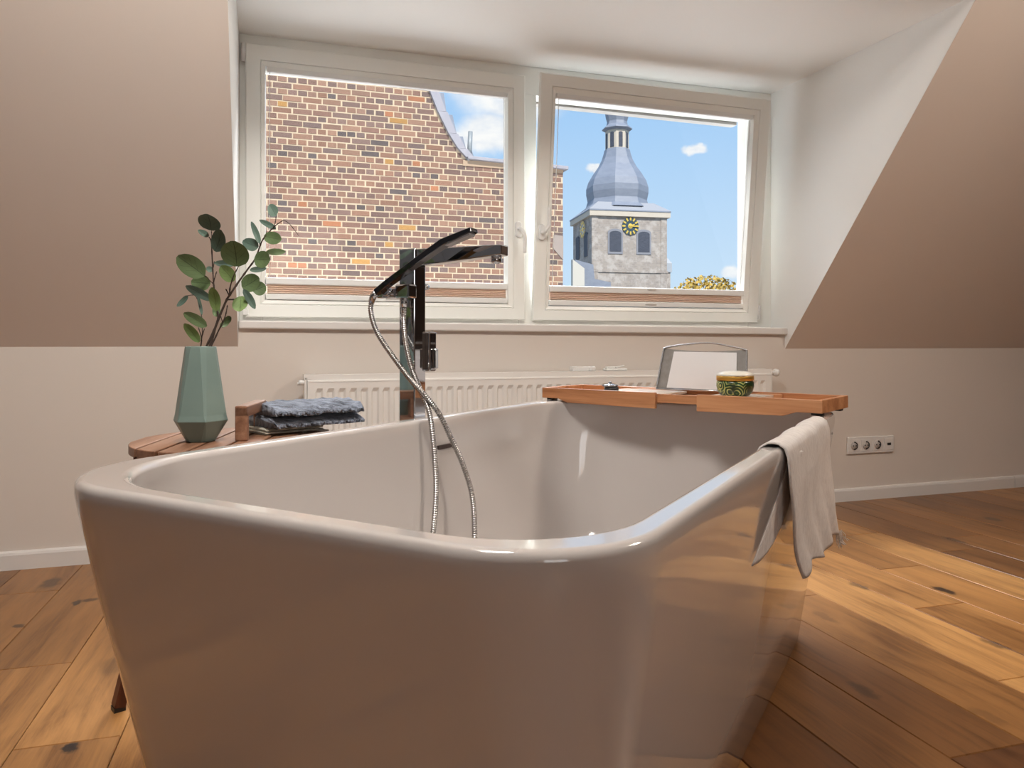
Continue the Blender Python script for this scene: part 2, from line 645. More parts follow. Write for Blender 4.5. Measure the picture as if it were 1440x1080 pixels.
sl = MB()
th = Vector((0, .10, .083))
for x0, x1, z0, nm, lb in [(XW0, XL - .001, .746, 'ceiling_slope_left', 'sloping beige roof wall left of the dormer'),
                           (XR + .001, XW1, .732, 'ceiling_slope_right', 'sloping beige roof wall right of the dormer')]:
    s_ = MB()
    poly = [(x0, YK, z0), (x1, YK, z0), (x1, slope_y(ZCEIL), ZCEIL), (x0, slope_y(ZCEIL), ZCEIL)]
    s_.prism(poly, th)
    struct(s_.build(nm, slope_m), lb, 'sloping wall')
s_ = MB()
s_.prism([(XL, slope_y(1.93), 1.93), (XR, slope_y(1.945), 1.945), (XR, slope_y(ZCEIL), ZCEIL), (XL, slope_y(ZCEIL), ZCEIL)], th)
struct(s_.build('ceiling_slope_middle', slope_m), 'sloping roof wall above the dormer opening', 'sloping wall')

# dormer cheeks and ceiling
for X_, sg, zk, nm, lb in [(XL, -1, .745, 'wall_dormer_left', 'narrow white left cheek of the dormer'),
                           (XR, 1, .732, 'wall_dormer_right', 'white triangular right cheek of the dormer')]:
    c_ = MB()
    c_.prism([(X_, YK, zk), (X_, 3.09, zk), (X_, 3.09, ZC + .03), (X_, slope_y(ZC + .03), ZC + .03)], (sg * .0009, 0, 0))
    c_.prism([(X_ + sg * .0008, YK + .07, zk), (X_ + sg * .0008, 3.09, zk), (X_ + sg * .0008, 3.09, ZC + .03), (X_ + sg * .0008, slope_y(ZC + .03) + .07, ZC + .03)], (sg * .09, 0, 0))
    struct(c_.build(nm, dormer_m), lb, 'wall')
c_ = MB()
ya = slope_y(1.93) + .004
c_.hexa([(XL, ya, 1.93), (XR, ya, 1.945), (XR, 3.09, 1.951), (XL, 3.09, 1.929),
         (XL, ya, 2.06), (XR, ya, 2.06), (XR, 3.09, 2.06), (XL, 3.09, 2.06)])
struct(c_.build('ceiling_dormer', dormer_m), 'white flat ceiling of the dormer', 'ceiling')
c_ = MB()
c_.box((XW0, YW0, ZCEIL), (XW1, slope_y(ZCEIL) + .1, ZCEIL + .1))
struct(c_.build('ceiling', dormer_m), 'white main ceiling of the attic room', 'ceiling')
c_ = MB()
c_.box((XW0 - .1, YW0, -.01), (XW0, YK + .12, ZCEIL + .1))
struct(c_.build('wall_left', blue_wall), 'dusky blue-grey left side wall out of the frame', 'wall')
c_ = MB()
c_.box((XW1, YW0, -.01), (XW1 + .1, YK + .12, ZCEIL + .1))
struct(c_.build('wall_right', dark_wall), 'dark brown right side wall out of the frame', 'wall')
# rear wall with two window openings
c_ = MB()
RW = [(-.25, .85)]
xs = [XW0 - .1, RW[0][0], RW[0][1], XW1 + .1]
for i in range(0, 3, 2):
    c_.box((xs[i], YW0 - .1, -.01), (xs[i + 1], YW0, ZCEIL + .1))
for (a, b) in RW:
    c_.box((a, YW0 - .1, -.01), (b, YW0, .88))
    c_.box((a, YW0 - .1, 2.12), (b, YW0, ZCEIL + .1))
c_.box((XW0 - .1, YW0 - 1.9, ZCEIL + .1), (XW1 + .1, YW0 - .1, ZCEIL + .2))  # eave slab added out of view to keep sun off the rear window
struct(c_.build('wall_rear', taupe_wall), 'taupe rear wall behind the camera with one window', 'wall')
for i, (a, b) in enumerate(RW):
    f_ = MB()
    f_.box((a, YW0 - .08, .88), (a + .07, YW0 - .02, 2.12))
    f_.box((b - .07, YW0 - .08, .88), (b, YW0 - .02, 2.12))
    f_.box((a + .07, YW0 - .08, .88), (b - .07, YW0 - .02, .95))
    f_.box((a + .07, YW0 - .08, 2.05), (b - .07, YW0 - .02, 2.12))
    f_.box(((a + b) / 2 - .04, YW0 - .08, .95), ((a + b) / 2 + .04, YW0 - .02, 2.05))
    struct(f_.build('window_%d' % (i + 3), upvc), 'white framed rear window behind the camera', 'window')

for LP, lb in zip(FILL_LAMPS, ['added unseen white round fill lamp above the tub', 'added unseen white round fill lamp on the right, above the bare floor']):
    f_ = MB()  # housing of an added fill lamp
    f_.lathe([(.05, .098), (.06, .098), (.06, .09), (.27, .06), (.28, .0), (.275, .0), (.262, .055), (.05, .085)], 40, LP)
    tag(f_.build('added_fill_lamp', dormer_m), lb, 'lamp', 'added round fill lamps')

# baseboard in two lengths, with the joint the photo shows on the right
for nm, x0, x1, lb in [('baseboard_back', XW0, 3.728, 'long white baseboard along the knee wall'),
                       ('baseboard_right', 3.731, XW1, 'short white baseboard length after the joint on the right')]:
    b_ = MB()
    prof = [(YK, 0), (YK - .014, 0), (YK - .014, .049), (YK - .011, .057), (YK - .005, .0605), (YK, .0615)]
    b_.prism([(x0, y, z) for y, z in prof], (x1 - x0, 0, 0))
    struct(b_.build(nm, trim_m), lb, 'baseboard')

# window sill
s_ = MB()
s_.hexa([(XL + .002, 2.884, .811), (XR + .004, 2.884, .797), (XR - .002, 3.075, .797), (XL + .002, 3.075, .811),
         (XL + .002, 2.884, .842), (XR + .004, 2.884, .830), (XR - .002, 3.075, .830), (XL + .002, 3.075, .842)])
struct(s_.build('trim_2', trim_m, bevel=.006, seg=3), 'white window sill board below both sashes', 'window sill')

# fixed window frame with centre mullion
YF = 3.004
f_ = MB()
f_.hexa([(XL, YF, 1.812), (XR, YF, 1.826), (XR, 3.085, 1.826), (XL, 3.085, 1.812),
         (XL, YF, 1.930), (XR, YF, 1.951), (XR, 3.085, 1.951), (XL, 3.085, 1.930)])
f_.box((XL, YF, .80), (-.012, 3.085, 1.815))
f_.box((1.018, YF, .80), (1.102, 3.085, 1.82))
f_.box((2.165, YF, .80), (XR, 3.085, 1.827))
f_.box((-.012, YF, .80), (1.018, 3.085, .918))
f_.box((1.102, YF, .80), (2.165, 3.085, .912))
struct(f_.build('trim_1', upvc, bevel=.003), 'cream fixed window frame with centre mullion', 'window frame')


s_ = MB()
s_.box((1.104, 3.088, 1.812), (2.163, 3.13, 1.99))
s_.box((1.104, 3.13, 1.85), (2.163, 3.24, 1.99))
struct(s_.build('trim_4', principled('shutter_grey', rough=.6, build=paint_build((.36, .35, .33), (.40, .39, .37), .02))), 'grey roller shutter box outside above the right window', 'shutter box')


def make_sash(root, X0, X1, Z0, Z1, bead, glass, hx, hz, lever_up, zoff=0.0):
    """a casement sash built in the frame of root (origin at the bottom hinge line)"""
    bx0, bx1, bz0, bz1 = bead
    gx0, gx1, gz0, gz1 = glass

    def rect(x0, x1, z0, z1, y):
        return [(x0, y, z0), (x1, y, z0), (x1, y, z1), (x0, y, z1)]
    s = MB()
    s.loops([rect(X0, X1, Z0, Z1, .002), rect(X0, X1, Z0, Z1, -.013), rect(X0 + .004, X1 - .004, Z0 + .004, Z1 - .004, -.017),
             rect(bx0, bx1, bz0, bz1, -.017), rect(bx0 + .002, bx1 - .002, bz0 + .002, bz1 - .002, -.012),
             rect(bx0 + .004, bx1 - .004, bz0 + .004, bz1 - .004, -.016), rect(gx0 - .004, gx1 + .004, gz0 - .004, gz1 + .004, -.010),
             rect(gx0, gx1, gz0, gz1, .024), rect(gx0, gx1, gz0, gz1, .030), rect(gx0 - .006, gx1 + .006, gz0 - .006, gz1 + .006, .052),
             rect(gx0 - .008, gx1 + .008, gz0 - .008, gz1 + .008, .002), rect(X0, X1, Z0, Z1, .002)], False, False, False)
    so = s.build('sash', upvc, root, local=True, weld=True)
    g = MB()
    g.box((gx0 - .002, .0265, gz0 - .002), (gx1 + .002, .0275, gz1 + .002))
    g.build('glass_pane', glass_m, root, local=True)
    h = MB()
    ring = []
    for kk in range(24):
        t = 2 * math.pi * kk / 24
        cx, cz = math.cos(t), math.sin(t)
        ring.append((hx + .014 * cx, hz + .020 * (1 if cz > 0 else -1) * (abs(cz) > .01) + .014 * cz))
    h.loops([[(x, -.016, z) for x, z in ring], [(x, -.026, z) for x, z in ring], [(hx + (x - hx) * .8, -.029, hz + (z - hz) * .9) for x, z in ring]], True, True, False)
    ho = h.build('handle', white_pl, root, local=True, bevel=.001)
    lv = MB()
    sgn = 1 if lever_up else -1
    z1 = hz + sgn * .004
    pts = spline([(hx, -.028, hz), (hx, -.046, hz), (hx + .007, -.055, z1 + sgn * .006), (hx + .017, -.056, hz + sgn * .03), (hx + .018, -.054, hz + sgn * .07), (hx + .017, -.053, hz + sgn * .102)], 6)
    nn = len(pts)
    lv.tube(pts, [.0085 if i < 8 else .0085 - .0015 * i / nn for i in range(nn)], 10)
    lv.build('lever', white_pl, ho, local=True)
    return so


win1 = thing('window_1', 'closed left window sash with its handle pointing down', 'window', (0, 3.0, .852), kind='structure')
make_sash(win1, -.072, 1.044, .004, 1.040, (-.019, .993, .053, .981), (.002, .966, .074, .956), 1.012, .386, False)
h_ = MB()
h_.tube([(-.080, -.014, .968), (-.080, -.014, 1.035)], .0085, 10)
h_.tube([(-.080, -.014, .985), (-.080, -.014, 1.015)], .0098, 10)
h_.build('hinge_cover', white_pl, win1, local=True)
h_ = MB()
h_.box((-.082, -.022, .012), (-.060, -.006, .034))
h_.build('hinge_cover', white_pl, win1, local=True, bevel=.003)

TILT = R(5.7)
win2 = thing('window_2', 'right window sash tilted inward at the top, handle pointing up', 'window', (0, 3.0, .852), rot=(TILT, 0, 0), kind='structure')
make_sash(win2, 1.077, 2.205, .004, 1.030, (1.130, 2.150, .048, .980), (1.152, 2.120, .070, .950), 1.103, .376, True)
h_ = MB()
h_.tube([(2.212, -.012, .02), (2.212, -.012, .085)], .0085, 10)
h_.build('hinge_cover', white_pl, win2, local=True)
# tilt stay that holds the open sash at its top right corner
h_ = MB()
h_.bar((2.13, .004, 1.028), (2.19, .09, 1.03), .012, .003)
h_.build('tilt_stay', chrome, win2, local=True)

# pleated blinds clipped on each sash: a headrail above, the fabric gathered at the bottom
blind_m = principled('blind_fabric', rough=0.8, build=lambda T, p: T.put(p.inputs['Base Color'], T.mix(T.noise(T.mapping(
    T.node('ShaderNodeTexCoord').outputs['Object'], (1, 60, 160)), 1, 3), lin((226, 198, 182)), lin((244, 222, 208)))))


def blind(label, rootM_loc, rot, x0, x1, ztop, b0):
    root = thing('pleated_blind', label, 'blind', rootM_loc, rot=rot, group='pleated blinds on the window sashes')
    m = MB()
    m.box((x0, -.010, ztop - .010), (x1, .016, ztop + .016))
    m.build('head_rail', white_pl, root, local=True, bevel=.004)
    m = MB()
    m.box((x0 - .002, -.016, b0), (x1 + .002, .018, b0 + .022))
    m.build('lower_rail', white_pl, root, local=True, bevel=.004)
    m = MB()
    m.box((x0 - .002, -.016, b0 + .058), (x1 + .002, .018, b0 + .084))
    m.box(((x0 + x1) / 2 - .022, -.024, b0 + .076), ((x0 + x1) / 2 + .022, -.014, b0 + .085))
    m.build('upper_rail', white_pl, root, local=True, bevel=.004)
    m = MB()
    nz = 9
    prof = [(-.010 if i % 2 else -.002, b0 + .0225 + .035 * i / nz) for i in range(nz + 1)]
    prof += [(y + .014, z) for y, z in prof[::-1]]
    m.prism([(x0 + .004, y, z) for y, z in prof], (x1 - x0 - .008, 0, 0))
    m.build('pleated_fabric', blind_m, root, 'brown gathered fabric', local=True)
    for x in (x0 + .012, x1 - .012):
        m = MB()
        m.tube([(x, -.004, b0 + .08), (x, -.004, ztop)], .0012, 6)
        m.build('guide_cord', white_pl, root, local=True)
    m = MB()
    cx = (x0 + x1) / 2
    m.tube(spline([(cx - .028, -.016, b0 + .010), (cx - .018, -.024, b0 + .016), (cx + .018, -.024, b0 + .016), (cx + .028, -.016, b0 + .010)], 5), .0025, 6)
    m.build('pull_tab', white_pl, root, local=True)
    return root


blind('brown pleated blind gathered at the bottom of the closed left window sash', (0, 3.0, .852), (0, 0, 0), .003, .965, .950, .073)
blind('brown pleated blind gathered at the bottom of the tilted right window sash', (0, 3.0, .852), (TILT, 0, 0), 1.153, 2.119, .944, .070)

# ================================================================== RADIATOR
RX0, RX1, RYF, RZ0, RZ1 = .146, 2.158, 2.822, .11, .622
rad = thing('radiator', 'long white panel radiator on the knee wall under the window', 'radiator', (1.15, 2.86, 0))
p_ = MB()
NFL = 48
pts = []
xa, xb = RX0 + .022, RX1 - .022
pitch = (xb - xa) / NFL
row = [(RX0, 0)]
for i in range(NFL):
    a = xa + i * pitch
    row += [(a + pitch * .10, 0), (a + pitch * .28, .0075), (a + pitch * .62, .0075), (a + pitch * .80, 0)]
row.append((RX1, 0))
zs = [(RZ0, 0), (RZ0 + .03, 0), (RZ0 + .045, 1), (RZ1 - .045, 1), (RZ1 - .030, 0), (RZ1, 0)]
rings = [[(x, RYF + dy * f, z) for x, dy in row] for z, f in zs]
p_.loops(rings, False, False, False, close=False)
p_.box((RX0, RYF + .010, RZ0), (RX1, RYF + .012, RZ1))
p_.prism([(RX0, RYF, RZ1), (RX0, RYF - .0015, RZ1 - .006), (RX0, RYF + .006, RZ1 + .001), (RX0, RYF + .012, RZ1)], (RX1 - RX0, 0, 0))
p_.build('front_panel', rad_m, rad)
p_ = MB()
p_.box((RX0 + .004, 2.872, RZ0), (RX1 - .004, 2.884, RZ1))
p_.build('back_panel', rad_m, rad)
p_ = MB()
p_.box((RX0 - .012, RYF + .004, RZ0), (RX0, 2.888, RZ1 + .014))
p_.build('side_cover', rad_m, rad, bevel=.004)
p_ = MB()
p_.box((RX1, RYF + .004, RZ0), (RX1 + .012, 2.888, RZ1 + .014))
p_.build('side_cover', rad_m, rad, bevel=.004)
g_ = MB()
zt = RZ1 + .014
g_.box((RX0 - .012, RYF + .006, zt), (RX1 + .012, RYF + .016, zt + .006))
g_.box((RX0 - .012, 2.876, zt), (RX1 + .012, 2.890, zt + .006))
x = RX0
while x < RX1:
    g_.box((x, RYF + .016, zt + .001), (x + .007, 2.876, zt + .005))
    x += .0125
g_.box((RX0 - .012, RYF + .006, zt - .014), (RX1 + .012, RYF + .009, zt))
g_.box((RX0 - .014, RYF + .004, zt - .01), (RX0 + .03, 2.89, zt + .008))
g_.build('top_grille', rad_m, rad)
for xx, nm in ((RX0 - .02, 'bleed_plug'), (RX1 + .022, 'valve_knob')):
    k_ = MB()
    if nm == 'bleed_plug':
        k_.tube([(xx - .012, 2.835, RZ1 - .008), (xx + .010, 2.835, RZ1 - .008)], .009, 12)
        k_.tube([(xx - .016, 2.835, RZ1 - .012), (xx - .011, 2.835, RZ1 - .012)], .006, 8)
    else:
        k_.lathe([(.004, -.018), (.013, -.014), (.016, -.004), (.016, .006), (.012, .013), (.004, .016)], 16, (xx + .012, 2.832, RZ1 + .004))
        k_.tube([(xx - .012, 2.832, RZ1 + .004), (xx + .01, 2.832, RZ1 + .004)], .007, 8)
    k_.build(nm, white_pl, rad)
for xx in (.55, 1.75):
    k_ = MB()
    k_.box((xx - .02, 2.884, .16), (xx + .02, YK, .60))
    k_.build('wall_bracket', rad_m, rad)
p_ = MB()
p_.tube([(2.10, 2.85, 0), (2.10, 2.85, RZ0 + .005)], .009, 10)
p_.tube([(2.05, 2.85, 0), (2.05, 2.85, RZ0 + .005)], .009, 10)
p_.build('pipe', white_pl, rad)

# two small white things lying on the radiator
b_ = MB()
zr = zt + .0062
b_.box((1.200, 2.838, zr), (1.275, 2.872, zr + .020))
b_.lathe([(.017, 0), (.019, .004), (.019, .016), (.015, .020)], 20, (1.288, 2.850, zr))
tag(b_.build('plastic_box', white_pl, bevel=.004), 'small white plastic box on the radiator, left of the two white pieces', 'box')
b_ = MB()
b_.box((1.352, 2.842, zr), (1.452, 2.874, zr + .010))
b_.box((1.360, 2.850, zr + .010), (1.40, 2.868, zr + .018))
b_.bar((1.40, 2.852, zr + .014), (1.448, 2.866, zr + .021), .010, .006)
tag(b_.build('plastic_clip', white_pl, bevel=.003), 'flat white plastic clip on the radiator, right of the small white box', 'clip')

# ================================================================== WALL SOCKETS
soc = thing('socket_strip', 'white wall strip of three power sockets and a data port above the baseboard', 'socket', (2.79, YK, .265))
m = MB()
m.box((2.650, YK - .010, .224), (2.932, YK, .306))
m.build('cover_frame', trim_m, soc, bevel=.004)
for i in range(3):
    cx = 2.650 + .0405 + i * .0705 - .003
    m = MB()
    m.box((cx - .029, YK - .012, .236), (cx + .029, YK - .0095, .294))
    s_ = m.build('socket_insert', trim_m, soc, bevel=.001)
    m = MB()
    m.lathe([(.021, 0), (.0195, 0.0012), (.019, -.001)], 28)
    for q in range(len(m.v)):
        v_ = m.v[q]
        m.v[q] = Vector((cx + v_.x, YK - .0135 + v_.z, .265 + v_.y))
    m.build('socket_ring', principled('socket_ring_%d' % i, base=(.52, .48, .45), rough=.5) if i == 0 else MATS['socket_ring_0'], s_)
    m = MB()
    m.tube([(cx - .009, YK - .0165, .265), (cx - .009, YK - .0145, .265)], .003, 10)
    m.tube([(cx + .009, YK - .0165, .265), (cx + .009, YK - .0145, .265)], .003, 10)
    m.box((cx - .003, YK - .0165, .279), (cx + .003, YK - .0145, .285))
    m.box((cx - .003, YK - .0165, .245), (cx + .003, YK - .0145, .251))
    m.tube(spline([(cx + .004, YK - .0155, .281), (cx + .015, YK - .0155, .272), (cx + .015, YK - .0155, .258), (cx + .004, YK - .0155, .249)], 5), .0018, 6)
    m.build('contact_hole', dark_m, s_)
cx = 2.650 + .0405 + 3 * .0705 - .003
m = MB()
m.box((cx - .029, YK - .012, .236), (cx + .029, YK - .0095, .294))
s_ = m.build('data_insert', trim_m, soc, bevel=.001)
m = MB()
m.box((cx - .011, YK - .0128, .259), (cx + .011, YK - .0110, .271))
m.build('data_port', dark_m, s_)

# ================================================================== BATHTUB
BA = R(47.96)
AV = Vector((math.cos(BA), -math.sin(BA), 0))
BV = Vector((math.sin(BA), math.cos(BA), 0))


def AB(a, b, z):
    return AV * a + BV * b + Vector((0, 0, z))


TA0, TA1, TB0, TB1, TZ = -1.090, -.228, .545, 2.212, .58
TCa, TCb = (TA0 + TA1) / 2, (TB0 + TB1) / 2
HW, HL = (TA1 - TA0) / 2, (TB1 - TB0) / 2


def rrect(hw, hl, rr, z, n=12):
    pts = []
    ra, rb_ = rr if isinstance(rr, tuple) else (rr, rr)     # far-side and near-side corner radius
    for sx, sy, a0, r_ in ((1, 1, 0, rb_), (-1, 1, 90, ra), (-1, -1, 180, ra), (1, -1, 270, rb_)):
        cx, cy = sx * (hw - r_), sy * (hl - r_)
        for k in range(n + 1):
            t = R(a0 + 90 * k / n)
            pts.append(AB(TCa + cx + r_ * math.cos(t), TCb + cy + r_ * math.sin(t), z))
    return pts


tub = thing('bathtub', 'white freestanding bathtub with tapered sides in the middle of the room', 'bathtub', tuple(AB(TCa, TCb, 0)), -BA + math.pi / 2 - math.pi / 2)
rings = []
OUT = [(0.0, .086, .138, (.10, .075)), (.004, .081, .133, (.10, .075)), (.15, .060, .100, (.115, .09)), (.30, .039, .064, (.14, .105)), (.42, .021, .034, (.16, .122)), (.50, .009, .015, (.178, .138)),
       (.535, .004, .006, (.186, .142)), (.558, .001, .0015, (.19, .145)), (.570, .001, .001, (.19, .145)), (.575, .0025, .0025, (.188, .143)), (.5787, .006, .006, (.186, .141)), (.580, .0105, .0105, (.183, .138)), (.580, .0125, .0125, (.182, .137))]
for z, ia, ib, rr in OUT:
    rings.append(rrect(HW - ia, HL - ib, rr, z))
IN = [(.580, .029, .029, (.23, .147)), (.580, .031, .031, (.23, .147)), (.5788, .0352, .0352, (.23, .145)), (.5755, .0385, .0385, (.23, .144)), (.570, .040, .040, (.23, .143)), (.55, .041, .042, (.21, .14)), (.45, .054, .066, (.17, .135)), (.30, .074, .11, (.15, .13)), (.20, .092, .15, .14), (.16, .112, .18, .13),
      (.135, .15, .22, .10), (.128, .20, .28, .09)]
for z, ia, ib, rr in IN:
    rings.append(rrect(HW - ia, HL - ib, rr, z))
m = MB()
m.loops(rings, True, True, True)
shell = m.build('shell', tub_m, tub)
# overflow slot on the far long inner wall
ia = TA0 + .0480
m = MB()
m.hexa([AB(ia - .006, 1.468, .505), AB(ia + .0035, 1.468, .503), AB(ia + .0035, 1.542, .503), AB(ia - .006, 1.542, .505),
        AB(ia - .006, 1.468, .513), AB(ia + .0035, 1.468, .513), AB(ia + .0035, 1.542, .513), AB(ia - .006, 1.542, .513)])
m.build('overflow_slot', principled('overflow_dark', base=(.05, .03, .025), rough=.3), tub, 'dark narrow overflow slot')
m = MB()
c0 = AB(TCa - .05, TCb, .128)
m.lathe([(.034, 0.0), (.034, .003), (.030, .006), (.006, .008)], 24, tuple(c0))
m.build('drain_cover', chrome, tub)

# ================================================================== BATH FAUCET
PA0, PA1, PB0, PB1 = -1.160, -1.112, 1.469, 1.515
fau = thing('bath_faucet', 'tall chrome floor-standing bath filler column behind the tub', 'faucet', tuple(AB((PA0 + PA1) / 2, (PB0 + PB1) / 2, 0)), -BA)


def abbox(mb, a0, a1, b0, b1, z0, z1):
    mb.hexa([AB(a0, b0, z0), AB(a1, b0, z0), AB(a1, b1, z0), AB(a0, b1, z0), AB(a0, b0, z1), AB(a1, b0, z1), AB(a1, b1, z1), AB(a0, b1, z1)])
    return mb


m = MB()
abbox(m, PA0, PA1, PB0, PB1, .012, .992)
m.build('column', chrome, fau, bevel=.003, seg=3)
m = MB()
abbox(m, PA0 - .03, PA1 + .03, PB0 - .03, PB1 + .03, 0, .012)
m.build('base_plate', chrome, fau, bevel=.003)
# spout: flat bar, thinner towards its end
m = MB()
s0, s1 = PA1 - .002, -.870
bc = (PB0 + PB1) / 2
m.hexa([AB(s0, bc - .017, .948), AB(s1, bc - .017, .962), AB(s1, bc + .017, .962), AB(s0, bc + .017, .948),
        AB(s0, bc - .017, .991), AB(s1, bc - .017, .986), AB(s1, bc + .017, .986), AB(s0, bc + .017, .991)])
m.build('spout', chrome, fau, bevel=.003, seg=3)
m = MB()
c0 = AB(-.893, bc, 0)
m.lathe([(.013, .964), (.013, .948), (.011, .945), (.009, .945), (.009, .950)], 20, (c0.x, c0.y, 0))
m.build('nozzle', chrome, fau)
# mixer block on the far side of the column
m = MB()
abbox(m, PA0 + .022, PA1 + .013, PB1 - .001, PB1 + .030, .688, .788)
mx = m.build('mixer_block', chrome, fau, bevel=.005, seg=3)
m = MB()
abbox(m, PA1 + .013, PA1 + .024, PB1 + .006, PB1 + .022, .695, .745)
m.build('mixer_lever', chrome, mx, bevel=.003)
# diverter and shower cradle on the near side
m = MB()
abbox(m, -1.150, -1.105, PB0 - .030, PB0 + .001, .868, .902)
dv = m.build('diverter_block', chrome, fau, bevel=.004)
m = MB()
m.tube([AB(-1.13, 1.450, .870), AB(-1.13, 1.450, .846)], .009, 14)
m.tube([AB(-1.13, 1.450, .846), AB(-1.13, 1.450, .834)], .007, 14)
m.build('hose_connector', chrome, dv)
m = MB()
m.tube([AB(-1.165, 1.439, .884), AB(-1.165, 1.420, .884)], .011, 14)
abbox(m, -1.205, -1.150, 1.438, 1.452, .870, .892)
m.build('shower_cradle', chrome, fau, bevel=.002)
m = MB()
m.tube([AB(-1.118, PB1 + .0, .90), AB(-1.118, PB1 + .014, .90)], .008, 14)
m.build('side_knob', chrome, fau)

# ------------------------------------------------------------------ hand shower
HB = 1.415
hs = thing('hand_shower', 'slim black chrome hand shower resting in the cradle of the bath filler', 'hand shower', tuple(AB(-1.18, HB, .875)), -BA)
m = MB()
path = [(-1.186, .882), (-1.150, .903), (-1.05, .957), (-.985, .990), (-.970, .994), (-.905, 1.013)]
wd = [.017, .022, .026, .030, .031, .031]
tk = [.016, .015, .015, .016, .015, .011]
rings = []
for (a, z), ww, tt in zip(path, wd, tk):
    i = path.index((a, z))
    pa, pz = path[max(i - 1, 0)]
    na, nz = path[min(i + 1, len(path) - 1)]
    ta, tz = na - pa, nz - pz
    L = math.hypot(ta, tz)
    na_, nz_ = -tz / L, ta / L
    r_ = []
    for sb, sn in ((-1, -1), (1, -1), (1, 1), (-1, 1)):
        r_.append(AB(a + na_ * sn * tt / 2, HB + sb * ww / 2, z + nz_ * sn * tt / 2))
    rings.append(r_)
m.loops(rings, True, True, False)
hb = m.build('handle', black_chrome, hs, bevel=.002, seg=3)
m = MB()
m.hexa([AB(-.976, HB - .012, .9815), AB(-.910, HB - .012, 1.001), AB(-.910, HB + .012, 1.001), AB(-.976, HB + .012, .9815),
        AB(-.976, HB - .012, .987), AB(-.910, HB - .012, 1.006), AB(-.910, HB + .012, 1.006), AB(-.976, HB + .012, .987)])
m.build('spray_plate', principled('spray_face', base=(.5, .5, .52), rough=.35, metal=.4), hb)
m = MB()
m.tube([AB(-1.186, HB, .882), AB(-1.196, HB, .874), AB(-1.203, HB, .858)], [.009, .009, .008], 12)
m.build('hose_cone', chrome, hs)
# the flexible hose: down from the handle, over the rim, a loop on the tub floor, back up to the diverter
ctrl = [AB(-1.203, HB, .860), AB(-1.204, HB, .835), AB(-1.190, HB, .795), AB(-1.160, 1.417, .752), AB(-1.095, 1.420, .680), AB(-1.043, 1.424, .632),
        AB(-1.016, 1.440, .590), AB(-1.000, 1.462, .535), AB(-.985, 1.490, .470), AB(-.965, 1.500, .395), AB(-.945, 1.480, .310), AB(-.930, 1.45, .22), AB(-.91, 1.38, .16), AB(-.87, 1.27, .142),
        AB(-.84, 1.16, .142), AB(-.87, 1.09, .142), AB(-.93, 1.16, .155), AB(-.962, 1.27, .21), AB(-.985, 1.36, .30), AB(-.998, 1.398, .40), AB(-1.010, 1.412, .48),
        AB(-1.022, 1.418, .55), AB(-1.035, 1.422, .60), AB(-1.062, 1.428, .645), AB(-1.098, 1.438, .70), AB(-1.122, 1.447, .76), AB(-1.130, 1.45, .81), AB(-1.13, 1.450, .838)]
pts = resample(spline(ctrl, 14), .0013)
m = MB()
m.tube(pts, [.0069 if i % 4 < 2 else .0054 for i in range(len(pts))], 10)
m.build('hose', hose_m, hs, 'ribbed metal hose looping into the tub')

# ================================================================== SIDE TABLE
TC = Vector((-.05, 1.83, 0))
TR, TZT = .235, .54
sdir = Vector((.222, .975, 0)).normalized()
sper = Vector((sdir.y, -sdir.x, 0))
tab = thing('side_table', 'round slatted dark wood side table with a carry handle beside the tub', 'table', (TC.x, TC.y, 0), math.atan2(-sdir.x, sdir.y))
m = MB()
nsl = 8
wsl = 2 * TR / nsl
for i in range(nsl):
    p0 = -TR + i * wsl + .0035
    p1 = -TR + (i + 1) * wsl - .0035
    poly = []
    for k in range(7):
        p = p0 + (p1 - p0) * k / 6
        poly.append(TC + sper * p + sdir * math.sqrt(max(TR * TR - p * p, 0.0004)) + Vector((0, 0, TZT - .02)))
    for k in range(6, -1, -1):
        p = p0 + (p1 - p0) * k / 6
        poly.append(TC + sper * p - sdir * math.sqrt(max(TR * TR - p * p, 0.0004)) + Vector((0, 0, TZT - .02)))
    m.prism(poly, (0, 0, .02))
m.build('slatted_top', teak, tab, bevel=.002)
m = MB()
for q in (-.11, .11):
    L = math.sqrt(TR ** 2 - q ** 2) - .015
    c = TC + sdir * q + Vector((0, 0, TZT - .032))
    m.bar(c - sper * L, c + sper * L, .03, .024)
m.build('under_rail', teak_leg, tab)
for k in range(4):
    t = math.radians(204 + 90 * k)
    dv_ = Vector((math.cos(t), math.sin(t), 0))
    foot = TC + dv_ * .262
    top = TC + dv_ * .135 + Vector((0, 0, TZT - .022))
    m = MB()
    m.bar(foot + Vector((0, 0, .008)), top, .028, .022, side=(-dv_.y, dv_.x, 0))
    lg = m.build('leg', teak_leg, tab, bevel=.002)
    m = MB()
    m.bar(foot, foot + Vector((0, 0, .009)), .026, .022, side=(-dv_.y, dv_.x, 0))
    m.build('foot_cap', rubber_m, lg)
h0 = Vector((-.050, 1.782, TZT))
h1 = h0 + sdir * .165
m = MB()
m.bar(h0, h0 + Vector((0, 0, .076)), .027, .020, side=sper)
m.bar(h1, h1 + Vector((0, 0, .076)), .027, .020, side=sper)
m.bar(h0 - sdir * .010 + Vector((0, 0, .066)), h1 + sdir * .010 + Vector((0, 0, .066)), .027, .026, side=sper)
m.build('carry_handle', teak, tab, bevel=.003)

# ------------------------------------------------------------------ vase
vase_m = principled('vase_glaze', rough=0.42, build=lambda T, p: T.put(p.inputs['Base Color'], T.mix(T.noise(
    T.node('ShaderNodeTexCoord').outputs['Object'], 9, 3), lin((112, 132, 126)), lin((132, 152, 144)))))
VC = Vector((-.138, 1.808, TZT))
vs = MB()


def vring(rad, z, gap, rot=14):
    out = []
    for k in range(6):
        for s in (-1, 1):
            t = R(rot + 60 * k + s * (30 - gap))
            out.append((VC.x + rad * math.cos(t), VC.y + rad * math.sin(t), VC.z + z))
    return out


